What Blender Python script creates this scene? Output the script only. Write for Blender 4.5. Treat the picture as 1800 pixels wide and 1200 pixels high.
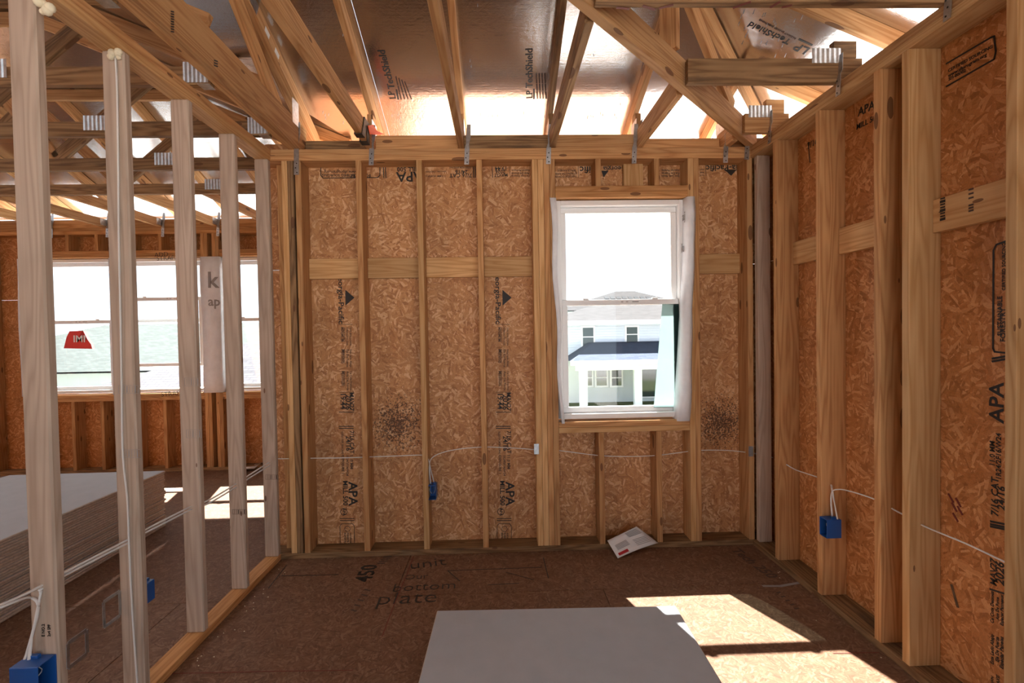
import bpy, bmesh, math, random
from mathutils import Vector, Matrix
random.seed(7)
for o in list(bpy.data.objects): bpy.data.objects.remove(o)
SC = bpy.context.scene
COL = SC.collection

# ------------------------------------------------------------------ camera
F_PX, CAM_H, CAM_D = 840.1, 1.5231, 3.2741
YAW, PITCH, ROLL = 0.02964, -0.0202, -0.01718
CAM = Vector((0, -CAM_D, CAM_H))
_f = Vector((math.sin(YAW)*math.cos(PITCH), math.cos(YAW)*math.cos(PITCH), math.sin(PITCH)))
_r0 = Vector((math.cos(YAW), -math.sin(YAW), 0)); _u0 = _r0.cross(_f)
CR = math.cos(ROLL)*_r0 + math.sin(ROLL)*_u0
CU = -math.sin(ROLL)*_r0 + math.cos(ROLL)*_u0
cd = bpy.data.cameras.new('camera'); cam = bpy.data.objects.new('camera', cd); COL.objects.link(cam)
cd.sensor_width = 36; cd.lens = F_PX/1800*36; cd.clip_start = .05; cd.clip_end = 500
cam.matrix_world = Matrix((( CR.x, CU.x, -_f.x, CAM.x), (CR.y, CU.y, -_f.y, CAM.y), (CR.z, CU.z, -_f.z, CAM.z), (0,0,0,1)))
SC.camera = cam

def ray(px, py): return _f + (px-900)/F_PX*CR - (py-600)/F_PX*CU
def at(px, py, ax, v):                       # pixel -> point on the plane  axis = v
    d = ray(px, py); return CAM + d*((v-CAM[ax])/d[ax])
def atp(px, py, p0, n):                      # pixel -> point on a general plane
    d = ray(px, py); return CAM + d*((Vector(p0)-CAM).dot(n)/d.dot(n))

# ------------------------------------------------------------------ sky, sun, exposure
w = bpy.data.worlds.new('sky'); SC.world = w; w.use_nodes = True
bg = w.node_tree.nodes['Background']; bg.inputs[0].default_value = (.80, .90, 1, 1); bg.inputs[1].default_value = 1.9
sl = bpy.data.lights.new('sun', 'SUN'); sl.energy = 88; sl.angle = math.radians(.53); sl.color = (1, .965, .91)
sun = bpy.data.objects.new('sun', sl); COL.objects.link(sun)
SUN_DIR = Vector((.30, -1, -1.47)).normalized()
sun.location = (-6, 16, 24); sun.rotation_euler = SUN_DIR.to_track_quat('-Z', 'Y').to_euler()
vs = SC.view_settings; vs.view_transform = 'Standard'; vs.look = 'None'; vs.gamma = 1; vs.exposure = 0.36
try: vs.use_curve_mapping = False
except Exception: pass

# ------------------------------------------------------------------ materials
MATS = {}
class NT:
    def __init__(s, name):
        s.m = bpy.data.materials.new(name); s.m.use_nodes = True; s.t = s.m.node_tree; s.n = s.t.nodes
        s.b = s.n['Principled BSDF']; MATS[name] = s.m
    def add(s, typ, **kw):
        q = s.n.new(typ)
        for k, v in kw.items():
            if k.startswith('i_'): q.inputs[k[2:]].default_value = v
            else: setattr(q, k, v)
        return q
    def link(s, a, b): s.t.links.new(a, b)
    def math(s, op, a, b=None, clamp=False):
        q = s.n.new('ShaderNodeMath'); q.operation = op; q.use_clamp = clamp
        for i, x in enumerate((a, b)):
            if x is None: continue
            if isinstance(x, (int, float)): q.inputs[i].default_value = x
            else: s.link(x, q.inputs[i])
        return q.outputs[0]
    def mix(s, fac, a, b, blend='MIX'):
        q = s.n.new('ShaderNodeMix'); q.data_type = 'RGBA'; q.blend_type = blend
        for sock, x in ((q.inputs[0], fac), (q.inputs[6], a), (q.inputs[7], b)):
            if isinstance(x, (int, float)): sock.default_value = x
            elif isinstance(x, tuple): sock.default_value = (*x, 1)
            else: s.link(x, sock)
        return q.outputs[2]
    def ramp(s, fac, stops):
        q = s.n.new('ShaderNodeValToRGB'); e = q.color_ramp.elements
        while len(e) < len(stops): e.new(.5)
        for i, (p, c) in enumerate(stops): e[i].position = p; e[i].color = (*c, 1)
        s.link(fac, q.inputs[0]); return q.outputs[0]
    def coords(s, scale, seed=True, rot=(0,0,0)):
        tc = s.n.new('ShaderNodeTexCoord'); v = tc.outputs['Object']
        if seed:
            oi = s.n.new('ShaderNodeObjectInfo')
            m = s.n.new('ShaderNodeVectorMath'); m.operation = 'SCALE'; m.inputs[0].default_value = (37.1, 21.7, 13.3)
            s.link(oi.outputs['Random'], m.inputs['Scale'])
            a = s.n.new('ShaderNodeVectorMath'); a.operation = 'ADD'; s.link(v, a.inputs[0]); s.link(m.outputs[0], a.inputs[1]); v = a.outputs[0]
        mp = s.n.new('ShaderNodeMapping'); mp.inputs['Scale'].default_value = scale; mp.inputs['Rotation'].default_value = rot
        s.link(v, mp.inputs['Vector']); return mp.outputs[0]
    def noise(s, v, scale=1, detail=3, rough=.5, dist=0):
        q = s.add('ShaderNodeTexNoise'); q.inputs['Scale'].default_value = scale; q.inputs['Detail'].default_value = detail
        q.inputs['Roughness'].default_value = rough; q.inputs['Distortion'].default_value = dist; s.link(v, q.inputs['Vector']); return q.outputs['Fac']
    def voro(s, v, scale=1, out='Color', rnd=1):
        q = s.add('ShaderNodeTexVoronoi'); q.inputs['Scale'].default_value = scale; q.inputs['Randomness'].default_value = rnd; s.link(v, q.inputs['Vector']); return q.outputs[out]
    def bump(s, h, strength=.3, dist=.002):
        q = s.add('ShaderNodeBump'); q.inputs['Strength'].default_value = strength; q.inputs['Distance'].default_value = dist
        s.link(h, q.inputs['Height']); s.link(q.outputs[0], s.b.inputs['Normal'])
    def set(s, **kw):
        for k, v in kw.items():
            k = k.replace('_', ' ')
            if isinstance(v, tuple) and len(v) == 3: v = (*v, 1)
            if hasattr(v, 'links') or hasattr(v, 'is_linked'): s.link(v, s.b.inputs[k])
            else: s.b.inputs[k].default_value = v

def wood(name, light, dark, knot=(.13,.055,.025), knots=1.0, vary=.35, stain=0.0):
    t = NT(name)
    v = t.coords((1, 1, 1))
    # cathedral grain: rings stretched along local X, warped by slow noise
    mp = t.add('ShaderNodeMapping'); mp.inputs['Scale'].default_value = (.55, 9, 9); t.link(v, mp.inputs['Vector'])
    warp = t.noise(mp.outputs[0], 1.0, 2, .5)
    ring = t.math('FRACT', t.math('MULTIPLY', warp, 13))
    ring = t.math('ABSOLUTE', t.math('SUBTRACT', ring, .5))
    mp2 = t.add('ShaderNodeMapping'); mp2.inputs['Scale'].default_value = (3, 160, 160); t.link(v, mp2.inputs['Vector'])
    fine = t.noise(mp2.outputs[0], 1, 3, .6)
    g = t.math('ADD', t.math('MULTIPLY', t.math('POWER', t.math('MULTIPLY', ring, 2), 1.6), .62), t.math('MULTIPLY', fine, .55))
    col = t.ramp(g, [(.14, light), (.50, tuple(.5*(a+b) for a, b in zip(light, dark))), (.85, dark)])
    oi = t.add('ShaderNodeObjectInfo')
    hv = t.math('ADD', t.math('MULTIPLY', oi.outputs['Random'], vary), 1 - vary*.5)
    mul = t.add('ShaderNodeVectorMath'); mul.operation = 'SCALE'; t.link(col, mul.inputs[0]); t.link(hv, mul.inputs['Scale']); col = mul.outputs[0]
    blot = t.noise(v, 2.2, 3, .6)
    col = t.mix(t.math('MULTIPLY', t.math('SUBTRACT', blot, .45, True), 1.1, True), col, tuple(x*.62 for x in dark))
    if knots:
        mk = t.add('ShaderNodeMapping'); mk.inputs['Scale'].default_value = (4.2, 13, 13); t.link(v, mk.inputs['Vector'])
        q = t.add('ShaderNodeTexVoronoi'); q.inputs['Scale'].default_value = 1; t.link(mk.outputs[0], q.inputs['Vector'])
        sep = t.add('ShaderNodeSeparateColor'); t.link(q.outputs['Color'], sep.inputs[0])
        rad = t.math('MULTIPLY', t.math('SUBTRACT', sep.outputs[0], .25), .32*knots)
        k = t.math('LESS_THAN', q.outputs['Distance'], rad)
        col = t.mix(t.math('MULTIPLY', k, .8), col, knot)
    if stain:
        ms = t.add('ShaderNodeMapping'); ms.inputs['Scale'].default_value = (1.6, 8, 8); t.link(v, ms.inputs['Vector'])
        sn = t.noise(ms.outputs[0], 1, 5, .7)
        col = t.mix(t.math('MULTIPLY', t.math('SUBTRACT', sn, .52, True), 5*stain, True), col, (.05,.035,.025))
    t.set(Base_Color=col, Roughness=.72); t.b.inputs['Specular IOR Level'].default_value = .25
    t.bump(g, .25, .0015)
wood('pine', (.61,.35,.155), (.41,.195,.075))
wood('pine_yellow', (.67,.42,.20), (.50,.27,.105), knots=.6)
wood('pine_pale', (.55,.44,.35), (.42,.32,.245), knots=.55, vary=.15)
wood('pine_red', (.60,.32,.13), (.40,.18,.06), knots=.7)
wood('pine_weathered_shaded', (.37,.22,.105), (.18,.095,.04), stain=.8)  # weathered and stained wood, with shade of the backlit trusses darkened into its colour
wood('pine_truss', (.57,.33,.15), (.38,.185,.07), stain=.18)

def osb(name, tones, scale=1.0, mold=None, rough=.6):
    """strand board: patches of strands, every patch turned its own way; mold = local point of a mildew bloom"""
    t = NT(name); base = None; h = None
    v = t.coords((1, 1, 1))
    for i, (cs, off, sx, sy) in enumerate(((13, 0, .9, 5.5), (16, 5.3, .8, 4.6), (11, 9.1, 1.0, 7.5), (19, 3.7, .7, 4.0))):
        m1 = t.add('ShaderNodeMapping'); m1.inputs['Scale'].default_value = (cs*scale, cs*scale, 0); m1.inputs['Location'].default_value = (off, off*.7, 0); t.link(v, m1.inputs['Vector'])
        q = t.add('ShaderNodeTexVoronoi'); q.voronoi_dimensions = '2D'; q.inputs['Scale'].default_value = 1; t.link(m1.outputs[0], q.inputs['Vector'])
        sc = t.add('ShaderNodeSeparateColor'); t.link(q.outputs['Color'], sc.inputs[0])
        d = t.add('ShaderNodeVectorMath'); d.operation = 'SUBTRACT'; t.link(m1.outputs[0], d.inputs[0]); t.link(q.outputs['Position'], d.inputs[1])
        r_ = t.add('ShaderNodeVectorRotate'); r_.rotation_type = 'Z_AXIS'; t.link(d.outputs[0], r_.inputs['Vector']); t.link(t.math('MULTIPLY', sc.outputs[0], 6.28), r_.inputs['Angle'])
        o_ = t.add('ShaderNodeVectorMath'); o_.operation = 'MULTIPLY_ADD'; t.link(q.outputs['Color'], o_.inputs[0]); o_.inputs[1].default_value = (40, 40, 0); t.link(r_.outputs[0], o_.inputs[2])
        m2 = t.add('ShaderNodeVectorMath'); m2.operation = 'MULTIPLY'; m2.inputs[1].default_value = (sx, sy, 0); t.link(o_.outputs[0], m2.inputs[0])
        q2 = t.add('ShaderNodeTexVoronoi'); q2.voronoi_dimensions = '2D'; q2.inputs['Scale'].default_value = 1; t.link(m2.outputs[0], q2.inputs['Vector'])
        sep = t.add('ShaderNodeSeparateColor'); t.link(q2.outputs['Color'], sep.inputs[0])
        col = t.ramp(sep.outputs[0], [(0, tones[0]), (.26, tones[1]), (.66, tones[2]), (.95, tones[3])])
        if base is None: base = col; h = sep.outputs[1]
        else:
            mask = t.math('GREATER_THAN', sep.outputs[2], .58)
            base = t.mix(t.math('MULTIPLY', mask, .9), base, col)
            hm = t.add('ShaderNodeMix'); t.link(mask, hm.inputs[0]); t.link(h, hm.inputs[2]); t.link(sep.outputs[1], hm.inputs[3]); h = hm.outputs[0]
    fine = t.noise(v, 160, 3, .6)
    base = t.mix(.3, base, t.ramp(fine, [(.3, tuple(x*.45 for x in tones[0])), (.7, tones[3])]), 'OVERLAY')
    big = t.noise(v, 3, 3, .6)
    base = t.mix(t.math('MULTIPLY', t.math('SUBTRACT', big, .5, True), 1.4, True), base, tuple(x*.6 for x in tones[0]))
    if mold:
        tc = t.add('ShaderNodeTexCoord'); ds = t.add('ShaderNodeVectorMath'); ds.operation = 'DISTANCE'; t.link(tc.outputs['Object'], ds.inputs[0]); ds.inputs[1].default_value = mold
        area = t.math('SUBTRACT', 1, t.math('DIVIDE', ds.outputs['Value'], .36), True)
        sp = t.noise(v, 75, 4, .75)
        mk = t.math('GREATER_THAN', t.math('ADD', sp, t.math('MULTIPLY', area, .27)), .70)
        base = t.mix(t.math('MULTIPLY', mk, t.math('MULTIPLY', t.math('GREATER_THAN', area, .02), .85)), base, (.055,.028,.02))
    t.set(Base_Color=base, Roughness=rough); t.b.inputs['Specular IOR Level'].default_value = .3
    t.bump(h, .3, .0015)
osb('osb', ((.37,.175,.075), (.50,.265,.118), (.57,.325,.15), (.74,.52,.32)))
OSB_T = ((.37,.175,.075), (.50,.265,.118), (.57,.325,.15), (.74,.52,.32))
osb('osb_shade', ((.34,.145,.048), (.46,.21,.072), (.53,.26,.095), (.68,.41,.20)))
osb('subfloor', ((.155,.078,.045), (.205,.108,.062), (.235,.128,.074), (.31,.19,.12)), scale=1.5, rough=.7)

def plain(name, col, rough=.5, metal=0.0, noise=0.0, nscale=20, spec=.5, bump=0.0):
    t = NT(name)
    if noise:
        v = t.coords((1,1,1)); n = t.noise(v, nscale, 4, .6)
        c = t.ramp(n, [(.3, tuple(max(0, x*(1-noise)) for x in col)), (.7, tuple(min(1, x*(1+noise)) for x in col))]); t.set(Base_Color=c)
        if bump: t.bump(n, bump, .003)
    else: t.set(Base_Color=col)
    t.set(Roughness=rough, Metallic=metal); t.b.inputs['Specular IOR Level'].default_value = spec
    return t
plain('drywall_paper', (.40,.41,.43), .75, noise=.04, nscale=9)
plain('drywall_edge', (.50,.41,.33), .85, noise=.18, nscale=60)
plain('vinyl', (.86,.87,.87), .35)
plain('wrap', (.80,.82,.85), .55, noise=.06, nscale=14, bump=.4)
plain('ink', (.018,.014,.012), .6)
plain('ink_faded', (.075,.042,.028), .7)
plain('ink_red', (.16,.025,.018), .6)
plain('ink_grey', (.30,.29,.29), .7)
plain('chalk_red', (.17,.045,.03), .9)
plain('galvanized', (.48,.50,.52), .42, 1.0, noise=.2, nscale=50)
plain('blue_plastic', (.012,.085,.32), .38)
plain('cable', (.72,.71,.69), .45)
plain('copper_sheath', (.05,.05,.05), .5)
plain('foam', (.78,.71,.52), .8, noise=.08, nscale=40)
plain('strap_black', (.012,.012,.014), .6)
plain('strap_orange', (.95,.09,.01), .5)
plain('paper', (.72,.70,.68), .7)
plain('red_print', (.45,.02,.025), .6)
plain('sticker_red', (.80,.06,.05), .5)
plain('siding', (.54,.60,.69), .7)
plain('siding_low', (.48,.53,.54), .8, noise=.05, nscale=1)
plain('trim_white', (.74,.76,.77), .6)
plain('dark_glass', (.03,.045,.04), .08, spec=.6)
plain('solar', (.006,.007,.009), .8, spec=.05)
plain('bark', (.12,.075,.04), .9, noise=.4, nscale=40)
plain('leaf', (.08,.16,.05), .8, noise=.5, nscale=5)
plain('gap_black', (.02,.015,.012), .9)
plain('water_stain', (.30,.29,.28), .8)
for nm, c in (('shingle_grey', (.05,.05,.056)), ('shingle_dark', (.035,.042,.06)), ('shingle_light', (.034,.033,.034)), ('shingle_green', (.043,.05,.049))):
    t = NT(nm); v = t.coords((1,1,1), seed=False)
    b = t.add('ShaderNodeTexBrick'); b.inputs['Scale'].default_value = 1; b.inputs['Brick Width'].default_value = .33; b.inputs['Row Height'].default_value = .14; b.inputs['Mortar Size'].default_value = .008
    b.inputs['Color1'].default_value = (*[x*1.1 for x in c], 1); b.inputs['Color2'].default_value = (*[x*.85 for x in c], 1); b.inputs['Mortar'].default_value = (*[x*.6 for x in c], 1)
    t.link(v, b.inputs['Vector']); t.set(Base_Color=b.outputs[0], Roughness=1.0); t.b.inputs['Specular IOR Level'].default_value = .02
t = NT('grass'); v = t.coords((1,1,1), seed=False); n = t.noise(v, 1.1, 6, .7)
t.set(Base_Color=t.ramp(n, [(.3, (.06,.075,.035)), (.6, (.11,.125,.065)), (.8, (.17,.165,.11))]), Roughness=1.0); t.b.inputs['Specular IOR Level'].default_value = .02
plain('sand', (.20,.19,.185), .95, noise=.15, nscale=.8)
plain('concrete', (.33,.33,.335), .9, noise=.08, nscale=2)
# foil facing of the roof boards
t = NT('foil'); v = t.coords((1,1,1), seed=False)
dots = t.voro(v, 130, 'Distance', .15); wr = t.noise(v, 22, 4, .65, .6)
hh = t.math('ADD', t.math('MULTIPLY', dots, .25), t.math('MULTIPLY', wr, 1.2))
t.set(Base_Color=(.64,.635,.64), Metallic=1.0, Roughness=.2); t.bump(hh, .3, .003)
# clear window glass
t = NT('glass'); tr = t.add('ShaderNodeBsdfTransparent'); gl = t.add('ShaderNodeBsdfGlossy'); gl.inputs['Roughness'].default_value = .02
tr.inputs[0].default_value = (.95,.96,.96,1); fr = t.add('ShaderNodeFresnel'); fr.inputs[0].default_value = 1.45
mx = t.add('ShaderNodeMixShader'); t.link(t.math('MULTIPLY', fr.outputs[0], .7), mx.inputs[0]); t.link(tr.outputs[0], mx.inputs[1]); t.link(gl.outputs[0], mx.inputs[2])
t.link(mx.outputs[0], t.n['Material Output'].inputs[0])
# protective film: milky, tinted
t = NT('film'); tr = t.add('ShaderNodeBsdfTransparent'); df = t.add('ShaderNodeBsdfTranslucent'); df.inputs[0].default_value = (.12,.17,.165,1); tr.inputs[0].default_value = (.55,.85,.80,1)
mx = t.add('ShaderNodeMixShader'); mx.inputs[0].default_value = .96; t.link(tr.outputs[0], mx.inputs[1]); t.link(df.outputs[0], mx.inputs[2]); t.link(mx.outputs[0], t.n['Material Output'].inputs[0])

# ------------------------------------------------------------------ object helpers
def tag(o, label=None, cat=None, group=None, kind=None):
    if label: o['label'] = label
    if cat: o['category'] = cat
    if group: o['group'] = group
    if kind: o['kind'] = kind
    return o
def root(name, loc=(0,0,0), label=None, cat=None, group=None, kind=None):
    o = bpy.data.objects.new(name, None); COL.objects.link(o); o.location = loc; o.empty_display_size = .1
    return tag(o, label, cat, group, kind)
WLOC = {}
def wloc(o): return WLOC.get(o.name, Vector(o.location))
def put(name, me, mat, parent=None, M=None):
    o = bpy.data.objects.new(name, me); COL.objects.link(o)
    if mat and not me.materials: me.materials.append(MATS[mat])
    elif mat and me.materials[0] != MATS[mat]:
        o.material_slots[0].link = 'OBJECT'; o.material_slots[0].material = MATS[mat]
    M = M or Matrix.Identity(4)
    WLOC[o.name] = M.to_translation()
    if parent is not None:
        o.parent = parent; P = WMAT.get(parent.name)
        if P is None: P = Matrix.Translation(wloc(parent))
        o.matrix_local = P.inverted() @ M
    else: o.matrix_local = M
    WMAT[o.name] = M
    return o
WMAT = {}
BOX = {}
def box_mesh(L, W, T, bev=.002):
    k = (round(L,4), round(W,4), round(T,4), bev)
    if k in BOX: return BOX[k]
    bm = bmesh.new(); bmesh.ops.create_cube(bm, size=1); bmesh.ops.scale(bm, vec=(L, W, T), verts=bm.verts)
    b = min(bev, min(L, W, T)*.3)
    if b > 0: bmesh.ops.bevel(bm, geom=list(bm.edges), offset=b, segments=1, affect='EDGES')
    me = bpy.data.meshes.new('board'); bm.to_mesh(me); bm.free(); BOX[k] = me; return me
def frame(xd, yd):
    x = Vector(xd).normalized(); z = x.cross(Vector(yd)).normalized(); y = z.cross(x); return x, y, z
def mat4(x, y, z, c): return Matrix(((x.x,y.x,z.x,c[0]),(x.y,y.y,z.y,c[1]),(x.z,y.z,z.z,c[2]),(0,0,0,1)))
def bb(parent, name, mat, x0, x1, y0, y1, z0, z1, bev=.002):
    """axis aligned board; local X = longest side, local Z = thinnest"""
    d = [x1-x0, y1-y0, z1-z0]; o = sorted(range(3), key=lambda i: -d[i]); E = [Vector((1,0,0)), Vector((0,1,0)), Vector((0,0,1))]
    x, y = E[o[0]], E[o[1]]; z = x.cross(y)
    me = box_mesh(d[o[0]], d[o[1]], d[o[2]], bev)
    return put(name, me, mat, parent, mat4(x, y, z, ((x0+x1)/2, (y0+y1)/2, (z0+z1)/2)))
def beam(parent, name, mat, a, b, depth, thick, up=(0,0,1), bev=.002, top=False):
    """board from a to b (centre line, or its top line when top=True)"""
    a, b = Vector(a), Vector(b); d = b-a; x = d.normalized(); z = x.cross(Vector(up)).normalized(); y = z.cross(x)
    if y.dot(Vector(up)) < 0: y = -y; z = -z
    c = (a+b)/2 - (y*depth/2 if top else Vector((0,0,0)))
    return put(name, box_mesh(d.length, depth, thick, bev), mat, parent, mat4(x, y, x.cross(y), c))
def mesh_obj(name, verts, faces, mat, parent=None, c=None, smooth=False):
    c = Vector(c) if c is not None else Vector(verts[0])
    me = bpy.data.meshes.new(name); me.from_pydata([tuple(Vector(v)-c) for v in verts], [], faces); me.update()
    if smooth:
        for p in me.polygons: p.use_smooth = True
    return put(name, me, mat, parent, Matrix.Translation(c))
def tube(name, pts, r, mat, parent=None, seg=8, squash=1.0):
    pts = [Vector(p) for p in pts]
    sm = []
    for i in range(len(pts)-1):                       # catmull-rom
        p0, p1, p2, p3 = pts[max(i-1,0)], pts[i], pts[i+1], pts[min(i+2, len(pts)-1)]
        for k in range(4):
            s = k/4; sm.append(.5*((2*p1)+(p2-p0)*s+(2*p0-5*p1+4*p2-p3)*s*s+(3*p1-p0-3*p2+p3)*s**3))
    sm.append(pts[-1]); V = []; Fc = []
    for i, p in enumerate(sm):
        d = (sm[min(i+1, len(sm)-1)]-sm[max(i-1, 0)]).normalized()
        a = d.cross(Vector((0,0,1)));  a = a.normalized() if a.length > .05 else d.cross(Vector((1,0,0))).normalized()
        b = d.cross(a)
        for k in range(seg):
            an = 2*math.pi*k/seg; V.append(p + a*math.cos(an)*r + b*math.sin(an)*r*squash)
    n = len(sm)
    for i in range(n-1):
        for k in range(seg): Fc.append((i*seg+k, i*seg+(k+1)%seg, (i+1)*seg+(k+1)%seg, (i+1)*seg+k))
    Fc.append(tuple(range(seg-1, -1, -1))); Fc.append(tuple((n-1)*seg+k for k in range(seg)))
    return mesh_obj(name, V, Fc, mat, parent, smooth=True)
def prism(name, poly, thick_vec, mat, parent=None):
    n = len(poly); V = [Vector(p) for p in poly] + [Vector(p)+Vector(thick_vec) for p in poly]
    Fc = [tuple(range(n)), tuple(range(2*n-1, n-1, -1))] + [(i, i+n, (i+1)%n+n, (i+1)%n) for i in range(n)]
    o = mesh_obj(name, V, Fc, mat, parent)
    bm = bmesh.new(); bm.from_mesh(o.data); bmesh.ops.recalc_face_normals(bm, faces=bm.faces); bm.to_mesh(o.data); bm.free(); return o
def text_mesh(s, bold=.018):
    cu = bpy.data.curves.new('t', 'FONT'); cu.body = s; cu.size = 1; cu.resolution_u = 2; cu.fill_mode = 'BOTH'; cu.extrude = .002; cu.offset = bold
    o = bpy.data.objects.new('t', cu); COL.objects.link(o)
    bpy.context.view_layer.update()
    me = bpy.data.meshes.new_from_object(o.evaluated_get(bpy.context.evaluated_depsgraph_get()))
    bpy.data.objects.remove(o); bpy.data.curves.remove(cu); return me
TXT = {}
def text(parent, s, A, B, n, mat='ink', hmul=1.0, bold=0.0, name='printed_text'):
    """print s along A->B (world points) on a surface whose outward normal is n"""
    key = (s, name); thin = name == 'handwriting'
    if key not in TXT: TXT[key] = text_mesh(s, -.012 if thin else .018)
    me = TXT[key].copy(); xs = [v.co.x for v in me.vertices]; x0, x1 = min(xs), max(xs); me.materials.clear()
    A, B, n = Vector(A), Vector(B), Vector(n).normalized(); d = B-A; x = d.normalized(); y = n.cross(x).normalized()
    k = d.length/(x1-x0)
    for v in me.vertices: v.co = Vector(((v.co.x-x0)*k, v.co.y*k*hmul, v.co.z*.25))
    return put(name, me, mat, parent, mat4(x, y, x.cross(y), A + n*.0012))
def stroke(parent, pts, wd, n, mat='ink', name='printed_line', closed=False):
    n = Vector(n).normalized(); P = [Vector(p)+n*.0012 for p in pts]
    if closed: P.append(P[0])
    V, Fc = [], []
    for i in range(len(P)-1):
        d = (P[i+1]-P[i]).normalized(); s = n.cross(d)*wd/2; e = d*wd*.3; b = len(V)
        q = [P[i]-e-s, P[i+1]+e-s, P[i+1]+e+s, P[i]-e+s]; V += q + [p+n*.0006 for p in q]
        Fc += [(b+4,b+5,b+6,b+7), (b,b+1,b+5,b+4), (b+1,b+2,b+6,b+5), (b+2,b+3,b+7,b+6), (b+3,b,b+4,b+7)]
    return mesh_obj(name, V, Fc, mat, parent)
S16 = .4064; TB = .0381; ZS = 2.6956; ZP = 2.772      # stud spacing, lumber thickness, stud top, plate top
XL, XR = -1.501, 1.7644                                 # room side faces of the partition and the right wall
D6 = .14                                                # 2x6 depth
SLOPE = 5/12; ZE = 3.17                                 # underside of deck above the inner wall face

# ------------------------------------------------------------------ ground outside
YF = 2.25                                              # inner face of the far wall in the wing
g = mesh_obj('ground', [(-120,-60,-3.1),(120,-60,-3.1),(120,160,-3.1),(-120,160,-3.1)], [(0,1,2,3)], 'sand'); tag(g, kind='structure')
lw = bb(None, 'lawn', 'grass', -30, 40, 14, 60, -3.12, -3.07, 0); tag(lw, kind='structure')
pv = bb(None, 'ground_paving', 'concrete', -20, 20, 1.2, 7.5, -3.12, -3.08, 0); tag(pv, kind='structure')

# ------------------------------------------------------------------ floor
fl = bb(None, 'floor', 'subfloor', -7.6, 2.05, -6.6, 2.55, -.30, -.021, 0); tag(fl, kind='structure')
W4 = 1.219; L8 = 2.438
r = 0; y = -6.6
xs_ref = at(1046, 1000, 2, 0).x
while y < 2.5:
    y1 = min(y + W4, 2.52); off = xs_ref - L8*4 + (r % 2)*L8/2; x = off
    while x < 2.0:
        xa, xb = max(x, -7.55), min(x+L8, 2.0)
        if xb-xa > .05: bb(fl, 'subfloor_panel', 'subfloor', xa+.0015, xb-.0015, y+.0015, y1-.0015, -.020, 0, .0015)
        x += L8
    y += W4; r += 1
N_UP = (0,0,1)
def fpt(px, py): return at(px, py, 2, .0)
# handwriting and stamps on the floor
for s, a, b in (('unit', (722,1000), (785,992)), ('Our', (711,1019), (752,1016)), ('bottom', (690,1040), (800,1034)), ('plate', (662,1063), (766,1058))):
    text(fl, s, fpt(*a), fpt(*b), N_UP, 'ink', name='handwriting')
for seg in (((495,1012),(595,1010)), ((787,1003),(952,997)), ((787,1003),(808,1021)), ((955,980),(964,1016)), ((504,993),(472,1034)), ((890,1006),(938,1019)), ((858,1028),(912,1025))):
    stroke(fl, [fpt(*seg[0]), fpt(*seg[1])], .006, N_UP, 'ink', 'marker_line')
stroke(fl, [fpt(727,978), fpt(715,1010), fpt(694,1060), fpt(672,1118)], .006, N_UP, 'chalk_red', 'chalk_line')
stroke(fl, [fpt(300,1184), fpt(480,1180), fpt(620,1178)], .005, N_UP, 'chalk_red', 'chalk_line')
stroke(fl, [fpt(1465,1148), fpt(1545,1147)], .006, N_UP, 'chalk_red', 'chalk_line')
text(fl, '450', fpt(651,1022), fpt(664,992), N_UP, 'ink')
for k in range(5): stroke(fl, [fpt(618+k*6,1072-k*9), fpt(626+k*6,1074-k*9)], .012, N_UP, 'ink_faded', 'stamp_mark'); stroke(fl, [fpt(664+k*3,990-k*3), fpt(676+k*3,990-k*3)], .008, N_UP, 'ink', 'stamp_mark')
text(fl, 'Tech 250', fpt(1284,966), fpt(1352,1016), N_UP, 'ink_faded')
for k in range(5): stroke(fl, [fpt(1366+k*8,1042+k*7), fpt(1371+k*8,1041+k*7)], .012, N_UP, 'ink_faded', 'stamp_mark')
stroke(fl, [fpt(1342,1030), fpt(1372,1030), fpt(1406,1024)], .02, N_UP, 'water_stain', 'floor_stain')
for k in range(44):                                     # crumbs of plaster and sawdust
    if k < 30: p = Vector((XL+.04+abs(random.gauss(0,.05)), random.uniform(-2.2,-.1), 0))
    elif k < 50: p = Vector((XR-.02-abs(random.gauss(0,.05)), random.uniform(-1.8,-.05), 0))
    else: p = Vector((random.uniform(-1.3,1.6), random.uniform(-.85,-.05), 0))
    s = random.uniform(.002,.0055)
    put('debris_crumb', box_mesh(.006, .004, .003, .001), 'foam', fl, Matrix.Translation(p+Vector((0,0,.002))) @ Matrix.Rotation(random.uniform(0,3), 4, 'Z'))

# ------------------------------------------------------------------ wall_back
NB = (0,-1,0)
wb = root('wall_back', (0,.07,0), kind='structure')
bb(wb, 'bottom_plate', 'pine_weathered_shaded', XL-.09, XR+D6, 0, D6, 0, TB)
bb(wb, 'top_plate', 'pine', XL-.09, XR+D6, 0, D6, ZS, ZS+TB)
bb(wb, 'top_plate', 'pine_truss', XL, XR+D6, 0, D6, ZS+TB+.0005, ZP)
bb(wb, 'rim_board', 'pine_weathered_shaded', XL-.09, XR+D6, .01, D6+.01, -.30, -.021)
def stud(x, mat='pine', y0=0, y1=D6, z0=TB, z1=ZS): return bb(wb, 'stud', mat, x, x+TB, y0, y1, z0, z1)
X0 = -.9381
for x, m in ((-1.432,'pine_yellow'), (-1.3915,'pine_weathered_shaded'), (-1.342,'pine'), (X0,'pine'), (X0+S16,'pine_yellow'), (X0+2*S16,'pine'),
             (.253,'pine_yellow'), (.2925,'pine_yellow'), (.332,'pine'), (1.327,'pine_yellow'), (1.366,'pine'), (1.740,'pine')): stud(x, m)
bb(wb, 'stud', 'pine_red', -1.50, -1.45, D6-TB-.02, D6-.02, TB, ZS)
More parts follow.
